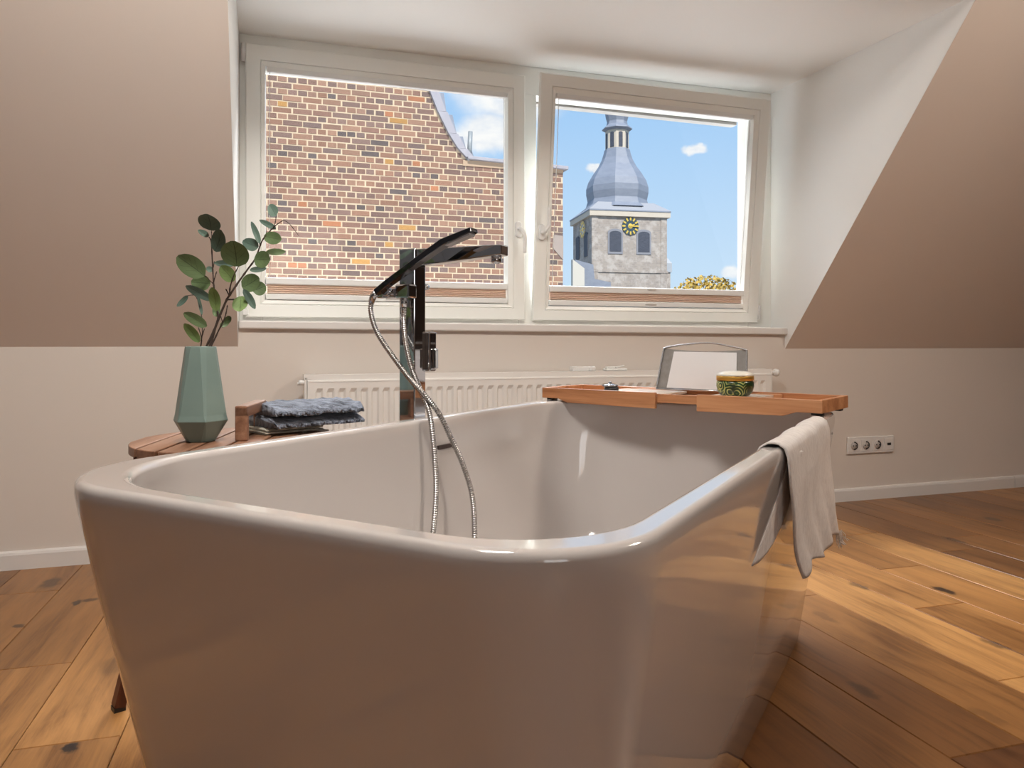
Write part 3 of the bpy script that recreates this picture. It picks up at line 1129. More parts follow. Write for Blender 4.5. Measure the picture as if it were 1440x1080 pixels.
vs.loops([vring(.031, 0, 8), vring(.060, .047, 1.0), vring(.056, .060, 3.0), vring(.0335, .208, 12), vring(.0325, .212, 12), vring(.026, .212, 12), vring(.028, .19, 12), vring(.045, .06, 4)], True, True, False)
tag(vs.build('vase', vase_m, bevel=.0012), 'faceted sage green ceramic vase on the slatted side table', 'vase')

# ------------------------------------------------------------------ eucalyptus branches in the vase
CAM_F = Vector((math.sin(R(18.27)), math.cos(R(18.27)), 0))
CAM_R = Vector((math.cos(R(18.27)), -math.sin(R(18.27)), 0))
PXM = 1.674 / 1050 / 5.14      # metres per drawing unit
VTOP = Vector((VC.x, VC.y, VC.z + .212))


def bp(zx, zy, dep=0.0):
    """drawing unit -> a point in the upright plane through the vase, pushed dep metres away"""
    return VTOP + CAM_R * ((zx - 218) * PXM) + Vector((0, 0, (1058 - zy) * PXM)) + CAM_F * dep


def leaf_mat(name, c1, c2, c3):
    def f(T, p):
        uv = T.node('ShaderNodeUVMap')
        uv.uv_map = 'UVMap'
        sp = T.node('ShaderNodeSeparateXYZ')
        T.link(uv.outputs[0], sp.inputs[0])
        x = T.math('ABSOLUTE', T.math('SUBTRACT', sp.outputs[0], 0.5))
        mid = T.math('LESS_THAN', x, 0.016)
        sv = T.math('FRACT', T.math('MULTIPLY', T.math('SUBTRACT', sp.outputs[1], T.math('MULTIPLY', x, 0.9)), 4.5))
        side = T.math('LESS_THAN', sv, 0.07)
        side = T.math('MULTIPLY', side, T.math('LESS_THAN', x, 0.34))
        vein = T.math('MAXIMUM', mid, T.math('MULTIPLY', side, 0.6))
        n = T.noise(T.node('ShaderNodeTexCoord').outputs['Object'], 40, 4)
        c = T.mix(n, c1, c2)
        T.put(p.inputs['Base Color'], T.mix(T.math('MULTIPLY', vein, 0.75), c, c3))
        p.inputs['Transmission Weight'].default_value = 0.0
        p.inputs['Subsurface Weight'].default_value = 0.0
    return principled(name, rough=0.55, build=f)


leaf_a = leaf_mat('leaf_green', lin((86, 108, 72)), lin((116, 138, 92)), lin((46, 56, 38)))
leaf_b = leaf_mat('leaf_bluegreen', lin((74, 98, 86)), lin((108, 130, 116)), lin((50, 62, 54)))
leaf_c = leaf_mat('leaf_light', lin((108, 136, 78)), lin((138, 164, 100)), lin((58, 76, 44)))
stem_m = principled('stem', rough=0.7, build=lambda T, p: T.put(p.inputs['Base Color'], T.mix(T.noise(
    T.node('ShaderNodeTexCoord').outputs['Object'], 90, 3), lin((44, 34, 30)), lin((82, 66, 56)))))


def add_leaf(m, uvs, base, tip, width, dep0, dep1, bend=0.12, mat=0):
    b = bp(*base, dep0)
    t = bp(*tip, dep1)
    ax = t - b
    L = ax.length
    ax.normalize()
    wv_ = ax.cross(CAM_F)
    if wv_.length < 1e-4:
        wv_ = CAM_R.copy()
    wv_.normalize()
    nrm = wv_.cross(ax).normalized()
    W = width * PXM
    m.cur = mat
    nu, nv = 6, 9
    vs_, uv_ = [], []
    for j in range(nv + 1):
        v = j / nv
        prof = max(0.03, 1 - (2 * v ** .92 - 1) ** 2) ** .52
        for i in range(nu + 1):
            u = i / nu - .5
            pz = bend * L * math.sin(math.pi * v) * .8 - abs(u) * W * .16 * prof
            p = b + ax * (L * v) + wv_ * (u * W * prof) + nrm * pz
            vs_.append(p)
            uv_.append((i / nu, v))
    fs = []
    for j in range(nv):
        for i in range(nu):
            fs.append((j * (nu + 1) + i, j * (nu + 1) + i + 1, (j + 1) * (nu + 1) + i + 1, (j + 1) * (nu + 1) + i))
    n0 = len(m.f)
    m.add(vs_, fs, True)
    for q, f in enumerate(fs):
        m.at[n0 + q] = [uv_[i] for i in f]


def branch(label, stems, leaves):
    root = thing('eucalyptus_branch', label, 'branch', tuple(bp(*stems[0][0][0][:2], 0) * 1.0), group='eucalyptus branches in the vase')
    m = MB()
    for path, r0, r1 in stems:
        pts = spline([bp(*p) for p in path], 6)
        n = len(pts)
        m.tube(pts, [r0 + (r1 - r0) * i / (n - 1) + (0.0005 if i % 5 == 0 else 0) for i in range(n)], 7)
    m.build('stem', stem_m, root)
    f = MB()
    for lf in leaves:
        add_leaf(f, None, *lf)
    fo_ = f.build('foliage', [leaf_a, leaf_b, leaf_c], root)
    uvl = fo_.data.uv_layers.new(name='UVMap')
    # face order survives the build; write the uvs by matching loops
    for pi, poly in enumerate(fo_.data.polygons):
        uvs = f.at[pi]
        src = f.f[pi]
        mp = dict(zip(src, uvs))
        for li in poly.loop_indices:
            uvl.data[li].uv = mp[fo_.data.loops[li].vertex_index]
    return root


branch('upright eucalyptus branch at the left of the vase, with round drooping leaves',
       [([(212, 1250, 0), (240, 1110, .0), (285, 990, .005), (318, 900, .01), (325, 830, .015), (300, 720, .02), (285, 590, .02), (277, 450, .02), (275, 300, .015), (262, 262, .012)], .0026, .0011),
        ([(277, 330, .015), (278, 260, .016), (275, 212, .016)], .0010, .0007), ([(285, 590, .02), (315, 510, .015)], .0013, .0008),
        ([(283, 480, .02), (302, 440, .012)], .0011, .0007), ([(283, 600, .02), (240, 540, .0)], .001, .0007), ([(300, 720, .02), (285, 725, .01)], .0009, .0006),
        ([(310, 780, .015), (330, 800, .0)], .0009, .0006)],
       [((275, 212), (290, 112), 165, .016, -.02, .1, 1), ((262, 257), (157, 204), 44, .012, .03, .1, 1), ((310, 368), (388, 225), 112, .01, -.02, .12, 1),
        ((300, 452), (452, 456), 50, .012, .02, .12, 1), ((245, 548), (92, 418), 150, 0, -.03, .1, 0), ((276, 600), (122, 590), 118, .01, .02, .1, 0),
        ((286, 724), (152, 628), 66, .01, -.03, .1, 1), ((332, 802), (326, 636), 84, 0, -.02, .1, 2), ((312, 842), (284, 752), 62, .02, .03, .1, 0),
        ((232, 500), (270, 486), 46, .02, .03, .1, 1)])
branch('tallest eucalyptus branch leaning right across the window frame, with a bare curled twig',
       [([(222, 1250, 0), (262, 1120, 0), (300, 1010, 0), (332, 900, 0), (400, 735, 0), (430, 685, .0), (480, 600, .005), (545, 500, .01), (602, 420, .01), (640, 335, .005), (672, 280, 0), (745, 195, 0)], .0032, .0012),
        ([(745, 195, 0), (760, 150, 0), (762, 115, 0)], .001, .0006), ([(745, 197, 0), (790, 175, -.01), (838, 160, -.02), (890, 190, -.03), (955, 272, -.03)], .0011, .0006),
        ([(430, 690, 0), (455, 640, -.02), (492, 560, -.03), (535, 488, -.035)], .0018, .0010), ([(405, 720, 0), (440, 715, .02), (494, 704, .03)], .0022, .0008),
        ([(425, 690, 0), (412, 645, -.01)], .0018, .001), ([(640, 335, .005), (645, 315, .0)], .0009, .0006), ([(690, 250, 0), (694, 215, 0)], .0008, .0005)],
       [((762, 115), (694, 22), 78, 0, .02, .1, 1), ((762, 207), (632, 140), 42, 0, .01, .1, 1), ((646, 316), (573, 152), 44, 0, .01, .08, 1),
        ((676, 262), (822, 296), 92, 0, -.02, .1, 0), ((682, 372), (802, 362), 50, .01, .03, .1, 0), ((630, 340), (486, 286), 92, .005, .03, .1, 1),
        ((522, 492), (524, 322), 200, -.035, -.06, .08, 0), ((606, 430), (752, 440), 124, .0, -.03, .1, 0), ((482, 592), (400, 488), 100, -.02, -.03, .1, 2),
        ((508, 632), (640, 560), 128, .01, .0, .1, 0), ((560, 650), (646, 610), 110, .03, .04, .1, 0), ((522, 645), (612, 786), 56, .005, .0, .1, 1),
        ((484, 692), (500, 806), 118, .02, .0, .08, 2), ((562, 505), (662, 484), 44, .01, .03, .1, 1)])
branch('short eucalyptus twig leaning right, low in front of the window sill',
       [([(232, 1250, -.005), (270, 1130, -.01), (320, 1030, -.01), (365, 940, -.012), (400, 880, -.015), (420, 820, -.015), (430, 762, -.015)], .0022, .0010),
        ([(395, 885, -.015), (380, 835, -.015)], .0012, .0008)],
       [((402, 882), (476, 852), 50, -.01, -.03, .1, 0), ((346, 916), (402, 868), 46, .01, .02, .1, 0)])
branch('small pale eucalyptus sprig drooping to the left of the vase mouth',
       [([(205, 1250, -.004), (212, 1130, -.006), (232, 1045, -.008), (240, 990, -.01), (262, 930, -.012)], .0020, .0010),
        ([(240, 1000, -.01), (215, 920, -.01)], .0012, .0008), ([(245, 970, -.01), (220, 850, .005), (190, 740, .01), (160, 688, .01), (110, 690, .01)], .0011, .0006)],
       [((288, 916), (152, 822), 78, -.02, -.04, .1, 0), ((224, 1028), (142, 896), 72, -.012, -.03, .1, 2), ((112, 690), (32, 768), 40, .01, .01, .1, 1),
        ((222, 830), (180, 680), 26, .005, .01, .05, 1)])

# ------------------------------------------------------------------ folded towels on the table
def terry(name, c1, c2):
    def f(T, p):
        co = T.node('ShaderNodeTexCoord').outputs['Object']
        n = T.noise(co, 480, 3, 0.7)
        n2 = T.noise(T.mapping(co, (24, 110, 60), (0, 0, .4)), 1, 4, 0.6, .6)
        T.put(p.inputs['Base Color'], T.mix(T.ramp(T.math('MULTIPLY_ADD', n2, .7, T.math('MULTIPLY', n, .3)), [(.36, (0, 0, 0)), (.62, (1, 1, 1))]), c1, c2))
        T.link(T.bump(T.math('ADD', n, T.math('MULTIPLY', n2, .5)), 0.6, 0.003), p.inputs['Normal'])
    return principled(name, rough=0.95, spec=0.15, sheen=0.3, build=f)


dark_towel = terry('dark_towel', lin((28, 33, 44)), lin((150, 158, 174)))
cream_cloth = terry('cream_cloth', lin((186, 178, 160)), lin((226, 220, 204)))
linen = terry('linen_towel', lin((214, 206, 201)), lin((236, 230, 225)))


def folded(name, mat, label, cat, c, du, dv, hu, hv, z0, h, layers, seed, wob=.001, sag=.0):
    rnd = random.Random(seed)
    du = Vector(du).normalized()
    dv = Vector((-du.y, du.x, 0))
    m = MB()
    lh = h / layers
    for L in range(layers):
        nu, nk = 70, 56
        jx, jy = rnd.uniform(-.004, .004), rnd.uniform(-.004, .004)
        ph = [rnd.uniform(0, 6.28) for _ in range(8)]
        rings = []
        # closed cross-section swept along u: a flat pack with a rounded fold on each long side
        for i in range(nu + 1):
            u = -1 + 2 * i / nu
            r_ = []
            for k in range(nk):
                t = 2 * math.pi * k / nk
                cx = math.copysign(abs(math.cos(t)) ** 0.45, math.cos(t))
                sz = math.copysign(abs(math.sin(t)) ** 0.6, math.sin(t))
                v = cx * hv * (1 - .03 * math.sin(7 * u + L))
                crease = math.sin(5 * u + 9 * cx + ph[0]) + .7 * math.sin(13 * u - 11 * cx + ph[1]) + .5 * math.sin(23 * u + 17 * cx + ph[2]) + .35 * math.sin(41 * u - 23 * cx + ph[3]) + .3 * math.sin(37 * cx + 8 * u + ph[4])
                side = .0022 * math.sin(19 * u + ph[5] + 5 * sz) + .0014 * math.sin(43 * u + ph[6])
                zz = z0 + lh * (L + .5) + sz * lh * .5
                zz += wob * crease * (1 if (L == layers - 1 and sz > 0) else .12 if sz > 0 else 0) - sag * max(0, -cx) ** 2 * (sz > 0)
                r_.append(Vector(c) + du * (u * hu + jx + .003 * math.sin(11 * cx + 3 * L)) + dv * (v + jy + math.copysign(side, cx) * (abs(cx) > .8)) + Vector((0, 0, zz)))
            rings.append(r_)
        m.loops(rings, True, True, True)
    o = m.build(name, mat, bevel=0)
    return tag(o, label, cat)


tdir = Vector((.195, .085, 0))
folded('folded_cloth', cream_cloth, 'cream cloth peeking out from under the folded dark towel on the side table', 'cloth', (.040, 1.955, 0), tdir, None, .075, .070, TZT + .001, .014, 2, 3)
folded('folded_towel', dark_towel, 'dark grey folded terry towel on the side table beside the tub rim', 'towel', (.095, 1.955, 0), tdir, None, .118, .085, TZT + .0165, .056, 2, 5, .0019, .012)

# ================================================================== BATH CADDY
O2 = Vector((-1.080, 2.085))
D2 = Vector((.854, -.140)).normalized()
P2 = Vector((-D2.y, D2.x))
CW = .225


def UV(u, v, z):
    q = O2 + D2 * u + P2 * v
    return AB(q.x, q.y, z)


def uvbox(mb, u0, u1, v0, v1, z0, z1):
    mb.hexa([UV(u0, v0, z0), UV(u1, v0, z0), UV(u1, v1, z0), UV(u0, v1, z0), UV(u0, v0, z1), UV(u1, v0, z1), UV(u1, v1, z1), UV(u0, v1, z1)])
    return mb


ZB, ZTP = .5875, .620
cw_ = AB(O2.x, O2.y, 0)
cad = thing('bath_caddy', 'extendable bamboo bath caddy laid across the far end of the tub', 'bath caddy', tuple(UV(.43, .1, .5805)), math.atan2((AV * D2.x + BV * D2.y).y, (AV * D2.x + BV * D2.y).x))
# middle frame that the two ends slide on
m = MB()
uvbox(m, .20, .68, .013, .024, ZB + .004, ZTP - .004)
uvbox(m, .20, .68, CW - .024, CW - .013, ZB + .004, ZTP - .004)
uvbox(m, .385, .555, .024, CW - .024, ZB + .004, ZB + .010)
m.build('middle_frame', bamboo, cad, bevel=.0012)


def caddy_end(u0, u1, outer_left):
    m = MB()
    t = .012
    # front and back rails taper up at their outer end where they rest on the rim
    for v0, v1 in ((0, t), (CW - t, CW)):
        if outer_left:
            pts = [(u0, ZB), (u0 + .062, ZB), (u0 + .095, ZB - .011), (u1, ZB - .013), (u1, ZTP), (u0, ZTP)]
        else:
            pts = [(u0, ZB - .013), (u1 - .095, ZB - .011), (u1 - .062, ZB), (u1, ZB), (u1, ZTP), (u0, ZTP)]
        m.prism([UV(u, v0, z) for u, z in pts], UV(0, v1, 0) - UV(0, v0, 0))
    if outer_left:
        uvbox(m, u0, u0 + t, t, CW - t, ZB, ZTP)
        uvbox(m, u0 + t, u1, t, CW - t, ZB, ZB + .006)
        uvbox(m, u0 + .175, u0 + .183, t, CW - t, ZB + .006, ZTP - .006)
    else:
        uvbox(m, u1 - t, u1, t, CW - t, ZB, ZTP)
        uvbox(m, u0, u1 - t, t, CW - t, ZB, ZB + .006)
        uvbox(m, u1 - .205, u1 - .197, t, CW - t, ZB + .006, ZTP - .006)
    return m.build('end_tray', bamboo, cad, bevel=.0015)


e1 = caddy_end(0, .395, True)
e2 = caddy_end(.520, .848, False)
m = MB()
uvbox(m, .183, .240, .012, CW - .012, ZTP - .013, ZTP - .006)
uvbox(m, .240, .330, .012, .070, ZTP - .013, ZTP - .006)
uvbox(m, .240, .330, .100, CW - .012, ZTP - .013, ZTP - .006)
uvbox(m, .330, .395, .012, CW - .012, ZTP - .013, ZTP - .006)
m.build('slotted_panel', bamboo_panel, e1, bevel=.001)
m = MB()
uvbox(m, .520, .657, .012, CW - .012, ZTP - .013, ZTP - .006)
m.build('flat_panel', bamboo_panel, e2, bevel=.001)
for u in (.018, .828):
    for v in (.03, CW - .03):
        m = MB()
        uvbox(m, u - .012, u + .012, v - .012, v + .012, .5805, ZB + .001)
        m.build('rubber_pad', rubber_m, cad)

# book rest: tilted wire frame with grey fabric
u0, u1, v0 = .322, .602, .145
lean = .030
bh = .122
zb = ZTP + .002


def BR(u, t, off=0.0):
    return UV(u + (.010 if u < .47 else -.012) * t, v0 + lean * t + off, zb + bh * t)


br = MB()
fr = [BR(u0, 0), BR(u0, .5), BR(u0, .93), BR(u0 + .004, 1.0), BR(u0 + .05, 1.07), BR((u0 + u1) / 2, 1.125), BR(u1 - .05, 1.05), BR(u1 - .004, .97), BR(u1, .92), BR(u1, .5), BR(u1, 0)]
br.tube(spline(fr, 6), .0028, 8)
br.tube([BR(u0, 0), BR(u1, 0)], .0028, 8)
rest = MB()
wire_m = principled('wire_frame', base=(.55, .55, .56), rough=.25, metal=.9)
rest_o = br.build('book_rest', wire_m, cad)
mesh_m = principled('grey_mesh_fabric', rough=.85, build=lambda T, p: T.put(p.inputs['Base Color'], T.mix(T.noise(
    T.node('ShaderNodeTexCoord').outputs['Object'], 60, 4), lin((122, 118, 114)), lin((158, 154, 150)))))
m = MB()
nu = 16
rg = []
for off in (-.0012, .0012):
    for i in range(nu + 1):
        pass
fr_, bk_ = [], []
rows = 8
for j in range(rows + 1):
    for i in range(nu + 1):
        s = i / nu
        u = u0 + (u1 - u0) * s
        sag = .98 - .055 * math.sin(math.pi * s) - .015 * s
        t = .005 + (sag) * j / rows
        fr_.append(BR(u, t, .003))
        bk_.append(BR(u, t, .006))
fs = []
for j in range(rows):
    for i in range(nu):
        q = j * (nu + 1) + i
        fs.append((q, q + 1, q + nu + 2, q + nu + 1))
m.add(fr_, fs, True)
m.add(bk_, [f[::-1] for f in fs], True)
m.build('rest_fabric', mesh_m, rest_o, 'grey fabric with a sagging top edge')
m = MB()
uL0, uR0 = u0 + .034, u1 - .030
m.hexa([BR(uL0, .03, -.001), BR(uR0, .03, -.001), BR(uR0, .03, .002), BR(uL0, .03, .002),
        BR(uL0 + .002, .915, -.001), BR(uR0 + .002, .900, -.001), BR(uR0 + .002, .900, .002), BR(uL0 + .002, .915, .002)])
m.build('front_pocket', principled('pale_pocket', rough=.6, build=paint_build(lin((226, 224, 224))[:3], lin((236, 234, 234))[:3], .05)), rest_o, 'pale grey front panel')
m = MB()
m.tube([BR(u0 + .05, .55, .008), UV(u0 + .05, CW - .03, ZB + .012)], .0022, 8)
m.tube([BR(u1 - .05, .55, .008), UV(u1 - .05, CW - .03, ZB + .012)], .0022, 8)
m.tube([UV(u0 + .05, CW - .03, ZB + .012), UV(u1 - .05, CW - .03, ZB + .012)], .0022, 8)
m.build('support_leg', wire_m, rest_o)

# candle tin
def candle_pat(T, p):
    co = T.node('ShaderNodeTexCoord').outputs['Object']
    wv = T.node('ShaderNodeTexWave', wave_type='RINGS', rings_direction='SPHERICAL')
    vo = T.node('ShaderNodeTexVoronoi')
    T.link(co, vo.inputs['Vector'])
    vo.inputs['Scale'].default_value = 30
    T.link(T.vmath('SUBTRACT', co, vo.outputs['Position']), wv.inputs['Vector'])
    wv.inputs['Scale'].default_value = 48
    wv.inputs['Distortion'].default_value = 2.5
    c = T.ramp(wv.outputs['Fac'], [(0.0, lin((18, 44, 22))), (0.45, lin((40, 88, 36))), (0.72, lin((92, 132, 52))), (0.9, lin((210, 204, 128)))])
    n = T.noise(co, 24, 2)
    T.put(p.inputs['Base Color'], T.mix(T.ramp(n, [(.42, (0, 0, 0)), (.6, (1, 1, 1))]), c, lin((22, 46, 22))))


candle_m = principled('leaf_print', rough=.3, coat=.3, build=candle_pat)
gold_tin = principled('gold_tin', base=lin((206, 160, 74)), rough=.32, metal=.75)
cp = UV(.588, .098, ZTP - .0058)
can = thing('candle_jar', 'round candle jar with green leaf print, gold rim and white lid', 'candle', tuple(cp))
m = MB()
m.lathe([(.030, 0), (.038, .002), (.046, .012), (.050, .027), (.0495, .039), (.0465, .0425)], 40, tuple(cp))
m.build('jar', candle_m, can)
m = MB()
m.lathe([(.047, .0425), (.050, .043), (.050, .0535), (.049, .055)], 40, tuple(cp))
m.build('rim', gold_tin, can, 'gold rim')
m = MB()
m.lathe([(.049, .0551), (.0485, .059), (.043, .0645), (.026, .068), (.004, .069)], 40, tuple(cp))
m.build('lid', principled('lid_enamel', base=lin((232, 228, 214)), rough=.3, coat=.3), can, 'white domed lid')

# black little pot on the slotted panel
cp = UV(.215, .062, ZTP - .0058)
pot = thing('pot', 'little black pot with shiny lid on the slotted panel of the caddy', 'pot', tuple(cp))
m = MB()
m.lathe([(.018, 0), (.022, .002), (.022, .011), (.019, .012)], 28, tuple(cp))
m.build('body', rubber_m, pot)
m = MB()
c2 = UV(.211, .062, ZTP + .0065)
m.lathe([(.018, 0), (.025, .002), (.025, .006), (.012, .008), (.005, .010), (.005, .015), (.001, .016)], 28, tuple(c2))
m.build('lid', principled('dark_chrome', base=(.30, .32, .36), rough=.18, metal=.9), pot, 'shiny grey lid')

# ================================================================== HAND TOWEL OVER THE RIM
twl = thing('hand_towel', 'thin pale linen hand towel hung over the right rim of the tub', 'towel', tuple(AB(-.228, 1.75, .58)), -BA)


def sheet(fun, nu, nv, th):
    m = MB()
    A_ = [[fun(i / nu, j / nv) for i in range(nu + 1)] for j in range(nv + 1)]
    top, bot = [], []
    for j in range(nv + 1):
        for i in range(nu + 1):
            p = A_[j][i]
            du_ = A_[j][min(i + 1, nu)] - A_[j][max(i - 1, 0)]
            dv_ = A_[min(j + 1, nv)][i] - A_[max(j - 1, 0)][i]
            n_ = du_.cross(dv_)
            n_ = n_.normalized() if n_.length > 1e-9 else Vector((0, 0, 1))
            top.append(p + n_ * th / 2)
            bot.append(p - n_ * th / 2)
    N = (nu + 1) * (nv + 1)
    fs = []
    for j in range(nv):
        for i in range(nu):
            q = j * (nu + 1) + i
            fs.append((q, q + 1, q + nu + 2, q + nu + 1))
            fs.append((N + q, N + q + nu + 1, N + q + nu + 2, N + q + 1))
    edge = [i for i in range(nu + 1)] + [(j + 1) * (nu + 1) - 1 for j in range(1, nv + 1)] + [nv * (nu + 1) + i for i in range(nu - 1, -1, -1)] + [j * (nu + 1) for j in range(nv - 1, 0, -1)]
    for k in range(len(edge)):
        a, b = edge[k], edge[(k + 1) % len(edge)]
        fs.append((a, N + a, N + b, b))
    m.add(top + bot, fs, True)
    return m


# cross-section of the drape as (a, z) points: inside wall, over the rim, then hanging free outside
drape = [Vector((-.281, .530, 0)), Vector((-.275, .560, 0)), Vector((-.268, .578, 0)), Vector((-.254, .5865, 0)), Vector((-.238, .5865, 0)), Vector((-.226, .578, 0)),
         Vector((-.2200, .560, 0)), Vector((-.2175, .52, 0))]


def front_flap(u, v):
    b = 1.335 + u * (1.885 - 1.335)
    zbot = .345 - .052 * u + .006 * math.sin(11 * u) - .012 * math.exp(-((u - .03) / .08) ** 2)
    nd = len(drape)
    if v < .42:
        s = v / .42 * (nd - 1)
        i = min(int(s), nd - 2)
        q = drape[i].lerp(drape[i + 1], s - i)
        a, z = q.x, q.y
        a += .0012 * math.sin(23 * u)
        z += .0016 * math.sin(17 * u + 4 * v)
    else:
        s = (v - .42) / .58
        z = .52 + (zbot - .52) * s
        a = -.2175 + s * (.005 * math.sin(7.5 * u * math.pi) + .008 * s) + .003 * math.sin(5 * u + 6 * s)
        b += s * s * (.095 + .05 * u)
    return AB(a, b, z)


sheet(front_flap, 46, 40, .0035).build('front_layer', linen, twl)


def back_flap(u, v):
    # lower layer of the folded towel, its hem swinging back close to the tub wall
    near_b = 1.385 - .20 * v ** 1.5
    far_b = 1.47 - .06 * v
    b = near_b + (far_b - near_b) * u
    z = .560 - .145 * v - .012 * math.sin(math.pi * u) * v + .05 * u * u * v
    wall = -.228 - .088 * (1 - z / .58)
    a = wall + .003 + .009 * u + .001 * math.sin(8 * u + 3 * v) * u
    return AB(a, b, z)


sheet(back_flap, 24, 24, .003).build('back_layer', linen, twl)
m = MB()
rn = random.Random(4)
for k in range(16):
    bb = 1.94 + .085 * k / 15
    p0 = AB(-.2085 + rn.uniform(-.003, .003), bb, .300 - .006 * (k / 15))
    pts = [p0, p0 + Vector((rn.uniform(-.004, .008), rn.uniform(-.006, .006), -.014)), p0 + Vector((rn.uniform(-.004, .022), rn.uniform(-.01, .01), -.026 - rn.uniform(0, .012)))]
    m.tube(spline(pts, 4), .0009, 5)
m.build('fringe', linen, twl)

# ================================================================== OUTSIDE
YB = 8.7
bld = thing('brick_building', 'old red brick gable building across from the left window', 'building', (0, YB, -4))
VERGE = [(4.9, 1.20), (3.75, 1.840), (3.50, 1.945), (3.25, 2.075), (3.08, 2.19), (2.985, 2.290)]   # (z, x) of the gable edge


def verge_x(z):
    if z <= 2.985:
        return 3.545
    for (za, xa), (zb_, xb) in zip(VERGE[:-1], VERGE[1:]):
        if za >= z >= zb_:
            return xa + (xb - xa) * (za - z) / (za - zb_)
    return VERGE[0][1] - (z - VERGE[0][0]) * .5


m = MB()
cnt = 0
rb = random.Random(11)
CH, ST = .069, .216
hd = .108
BK = .42
pal = [lin(c) for c in ((172, 136, 118), (162, 126, 112), (184, 144, 122), (152, 122, 112), (140, 118, 112), (176, 134, 112), (168, 130, 114), (156, 128, 118))]
rare = [lin(c) for c in ((210, 142, 104), (220, 168, 100), (118, 106, 104))]
zrow = -.2
row_i = 0
while zrow < 6.2:
    header = row_i % 2 == 0
    L = hd if header else ST
    x = -3.0 + (0 if header else (.054 if (row_i // 2) % 2 else .162))
    xe = verge_x(zrow + CH)
    while x < xe - .03:
        jl = rb.uniform(-.006, .006)
        x1 = min(x + L - .0155 + jl, xe)
        y0 = YB + rb.uniform(-.003, .0015)
        c = rare[rb.choice([0, 0, 1, 2, 2, 2, 2])] if rb.random() < .05 else rb.choice(pal)
        f = rb.uniform(.85, 1.12)
        m.att = (c[0] * f * BK, c[1] * f * BK, c[2] * f * BK, 1)
        dz = rb.uniform(-.002, .002)
        vs_ = [(x, y0, zrow + .0075 + dz), (x1, y0, zrow + .0075 + dz), (x1, y0, zrow + CH - .0095 + dz), (x, y0, zrow + CH - .0095 + dz),
               (x - .002, YB + .012, zrow + .004 + dz), (x1 + .002, YB + .012, zrow + .004 + dz), (x1 + .002, YB + .012, zrow + CH - .006 + dz), (x - .002, YB + .012, zrow + CH - .006 + dz)]
        if x1 - x > .02:
            m.add(vs_, [(0, 1, 2, 3), (0, 4, 5, 1), (1, 5, 6, 2), (2, 6, 7, 3), (3, 7, 4, 0)])
        x += L
    # the right return of the parapet wall
    zrow += CH
    row_i += 1
bo = m.build('brick_courses', brick_m, bld)
ca = bo.data.attributes.new('col', 'FLOAT_COLOR', 'FACE')
for i in range(len(bo.data.polygons)):
    ca.data[i].color = m.at[i]
m = MB()
poly = [(-3.1, YB + .0035, -4), (3.545, YB + .0035, -4), (3.545, YB + .0035, 2.985), (2.290, YB + .0035, 2.985)] + [(x, YB + .0035, z) for z, x in VERGE[::-1][1:]] + [(1.2 - .65, YB + .0035, 6.2), (-3.1, YB + .0035, 6.2)]
m.prism(poly, (0, .35, 0))
m.build('wall', mortar_m, bld)
# verge boards and slated roof edge
m = MB()
for (za, xa), (zb_, xb) in zip(VERGE[:-1], VERGE[1:]):
    m.prism([(xa - .01, YB - .05, za), (xb - .01, YB - .05, zb_), (xb + .085, YB - .05, zb_ + .004), (xa + .105, YB - .05, za)], (0, .10, 0))
m.build('verge_board', lead_m, bld)
m = MB()
for (za, xa), (zb_, xb) in zip(VERGE[:-1], VERGE[1:]):
    m.prism([(xa + .06, YB + .05, za), (xb + .06, YB + .05, zb_), (xb + .12, YB + .05, zb_), (xa + .19, YB + .05, za)], (0, .30, 0))
m.build('roof_edge', slate_m, bld)
m = MB()
m.prism([(1.2, YB + .36, 4.9), (1.95, YB + .36, 3.95), (2.02, YB + .36, 3.95), (2.02, YB + .36, 3.33), (1.9, YB + .36, 3.5)], (0, .5, 0))
m.build('side_roof', principled('zinc_grey', base=lin((114, 118, 122)), rough=.6), bld)
# coping on the low parapet
m = MB()
m.hexa([(2.30, YB - .06, 2.960), (3.60, YB - .06, 2.925), (3.60, YB + .45, 2.925), (2.30, YB + .45, 2.960),
        (2.30, YB - .06, 3.000), (3.60, YB - .06, 2.970), (3.60, YB + .45, 2.970), (2.30, YB + .45, 3.000)])
m.build('parapet_coping', lead_m, bld, bevel=.008)
m = MB()
m.box((2.25, YB - .012, 2.885), (3.545, YB + .02, 2.955))
m.build('parapet_band', principled('parapet_render', base=lin((150, 130, 110)), rough=.9), bld)
# bare rendered patch on the parapet end
m = MB()
m.prism([(3.40, YB - .010, 1.95), (3.546, YB - .010, 1.80), (3.546, YB - .010, 2.10), (3.42, YB - .010, 2.11)], (0, .02, 0))
m.build('rendered_patch', principled('cement_patch', base=lin((132, 122, 116)), rough=.9), bld)
m = MB()
m.tube([(2.335, YB + .02, 2.99), (2.350, YB + .02, 3.31)], .028, 10)
m.tube([(2.335, YB + .02, 2.99), (2.30, YB + .0, 2.96)], .03, 10)
m.build('vent_pipe', principled('pipe_zinc', base=lin((126, 132, 136)), rough=.45), bld)

# ------------------------------------------------------------------ church tower, about sixty metres away
CA = R(7.4)
CX = Vector((math.cos(CA), -math.sin(CA), 0))
CY = Vector((math.sin(CA), math.cos(CA), 0))
C0 = Vector((24.887, 54.969, 0))
CWD, CDP = 6.42, 5.5


def CT(x, y, z):
    return C0 + CX * x + CY * y + Vector((0, 0, z))


tow = thing('church_tower', 'stone church tower with slate onion dome, lantern and clock beyond the right sash', 'church tower', tuple(CT(CWD / 2, CDP / 2, -10)), -CA)


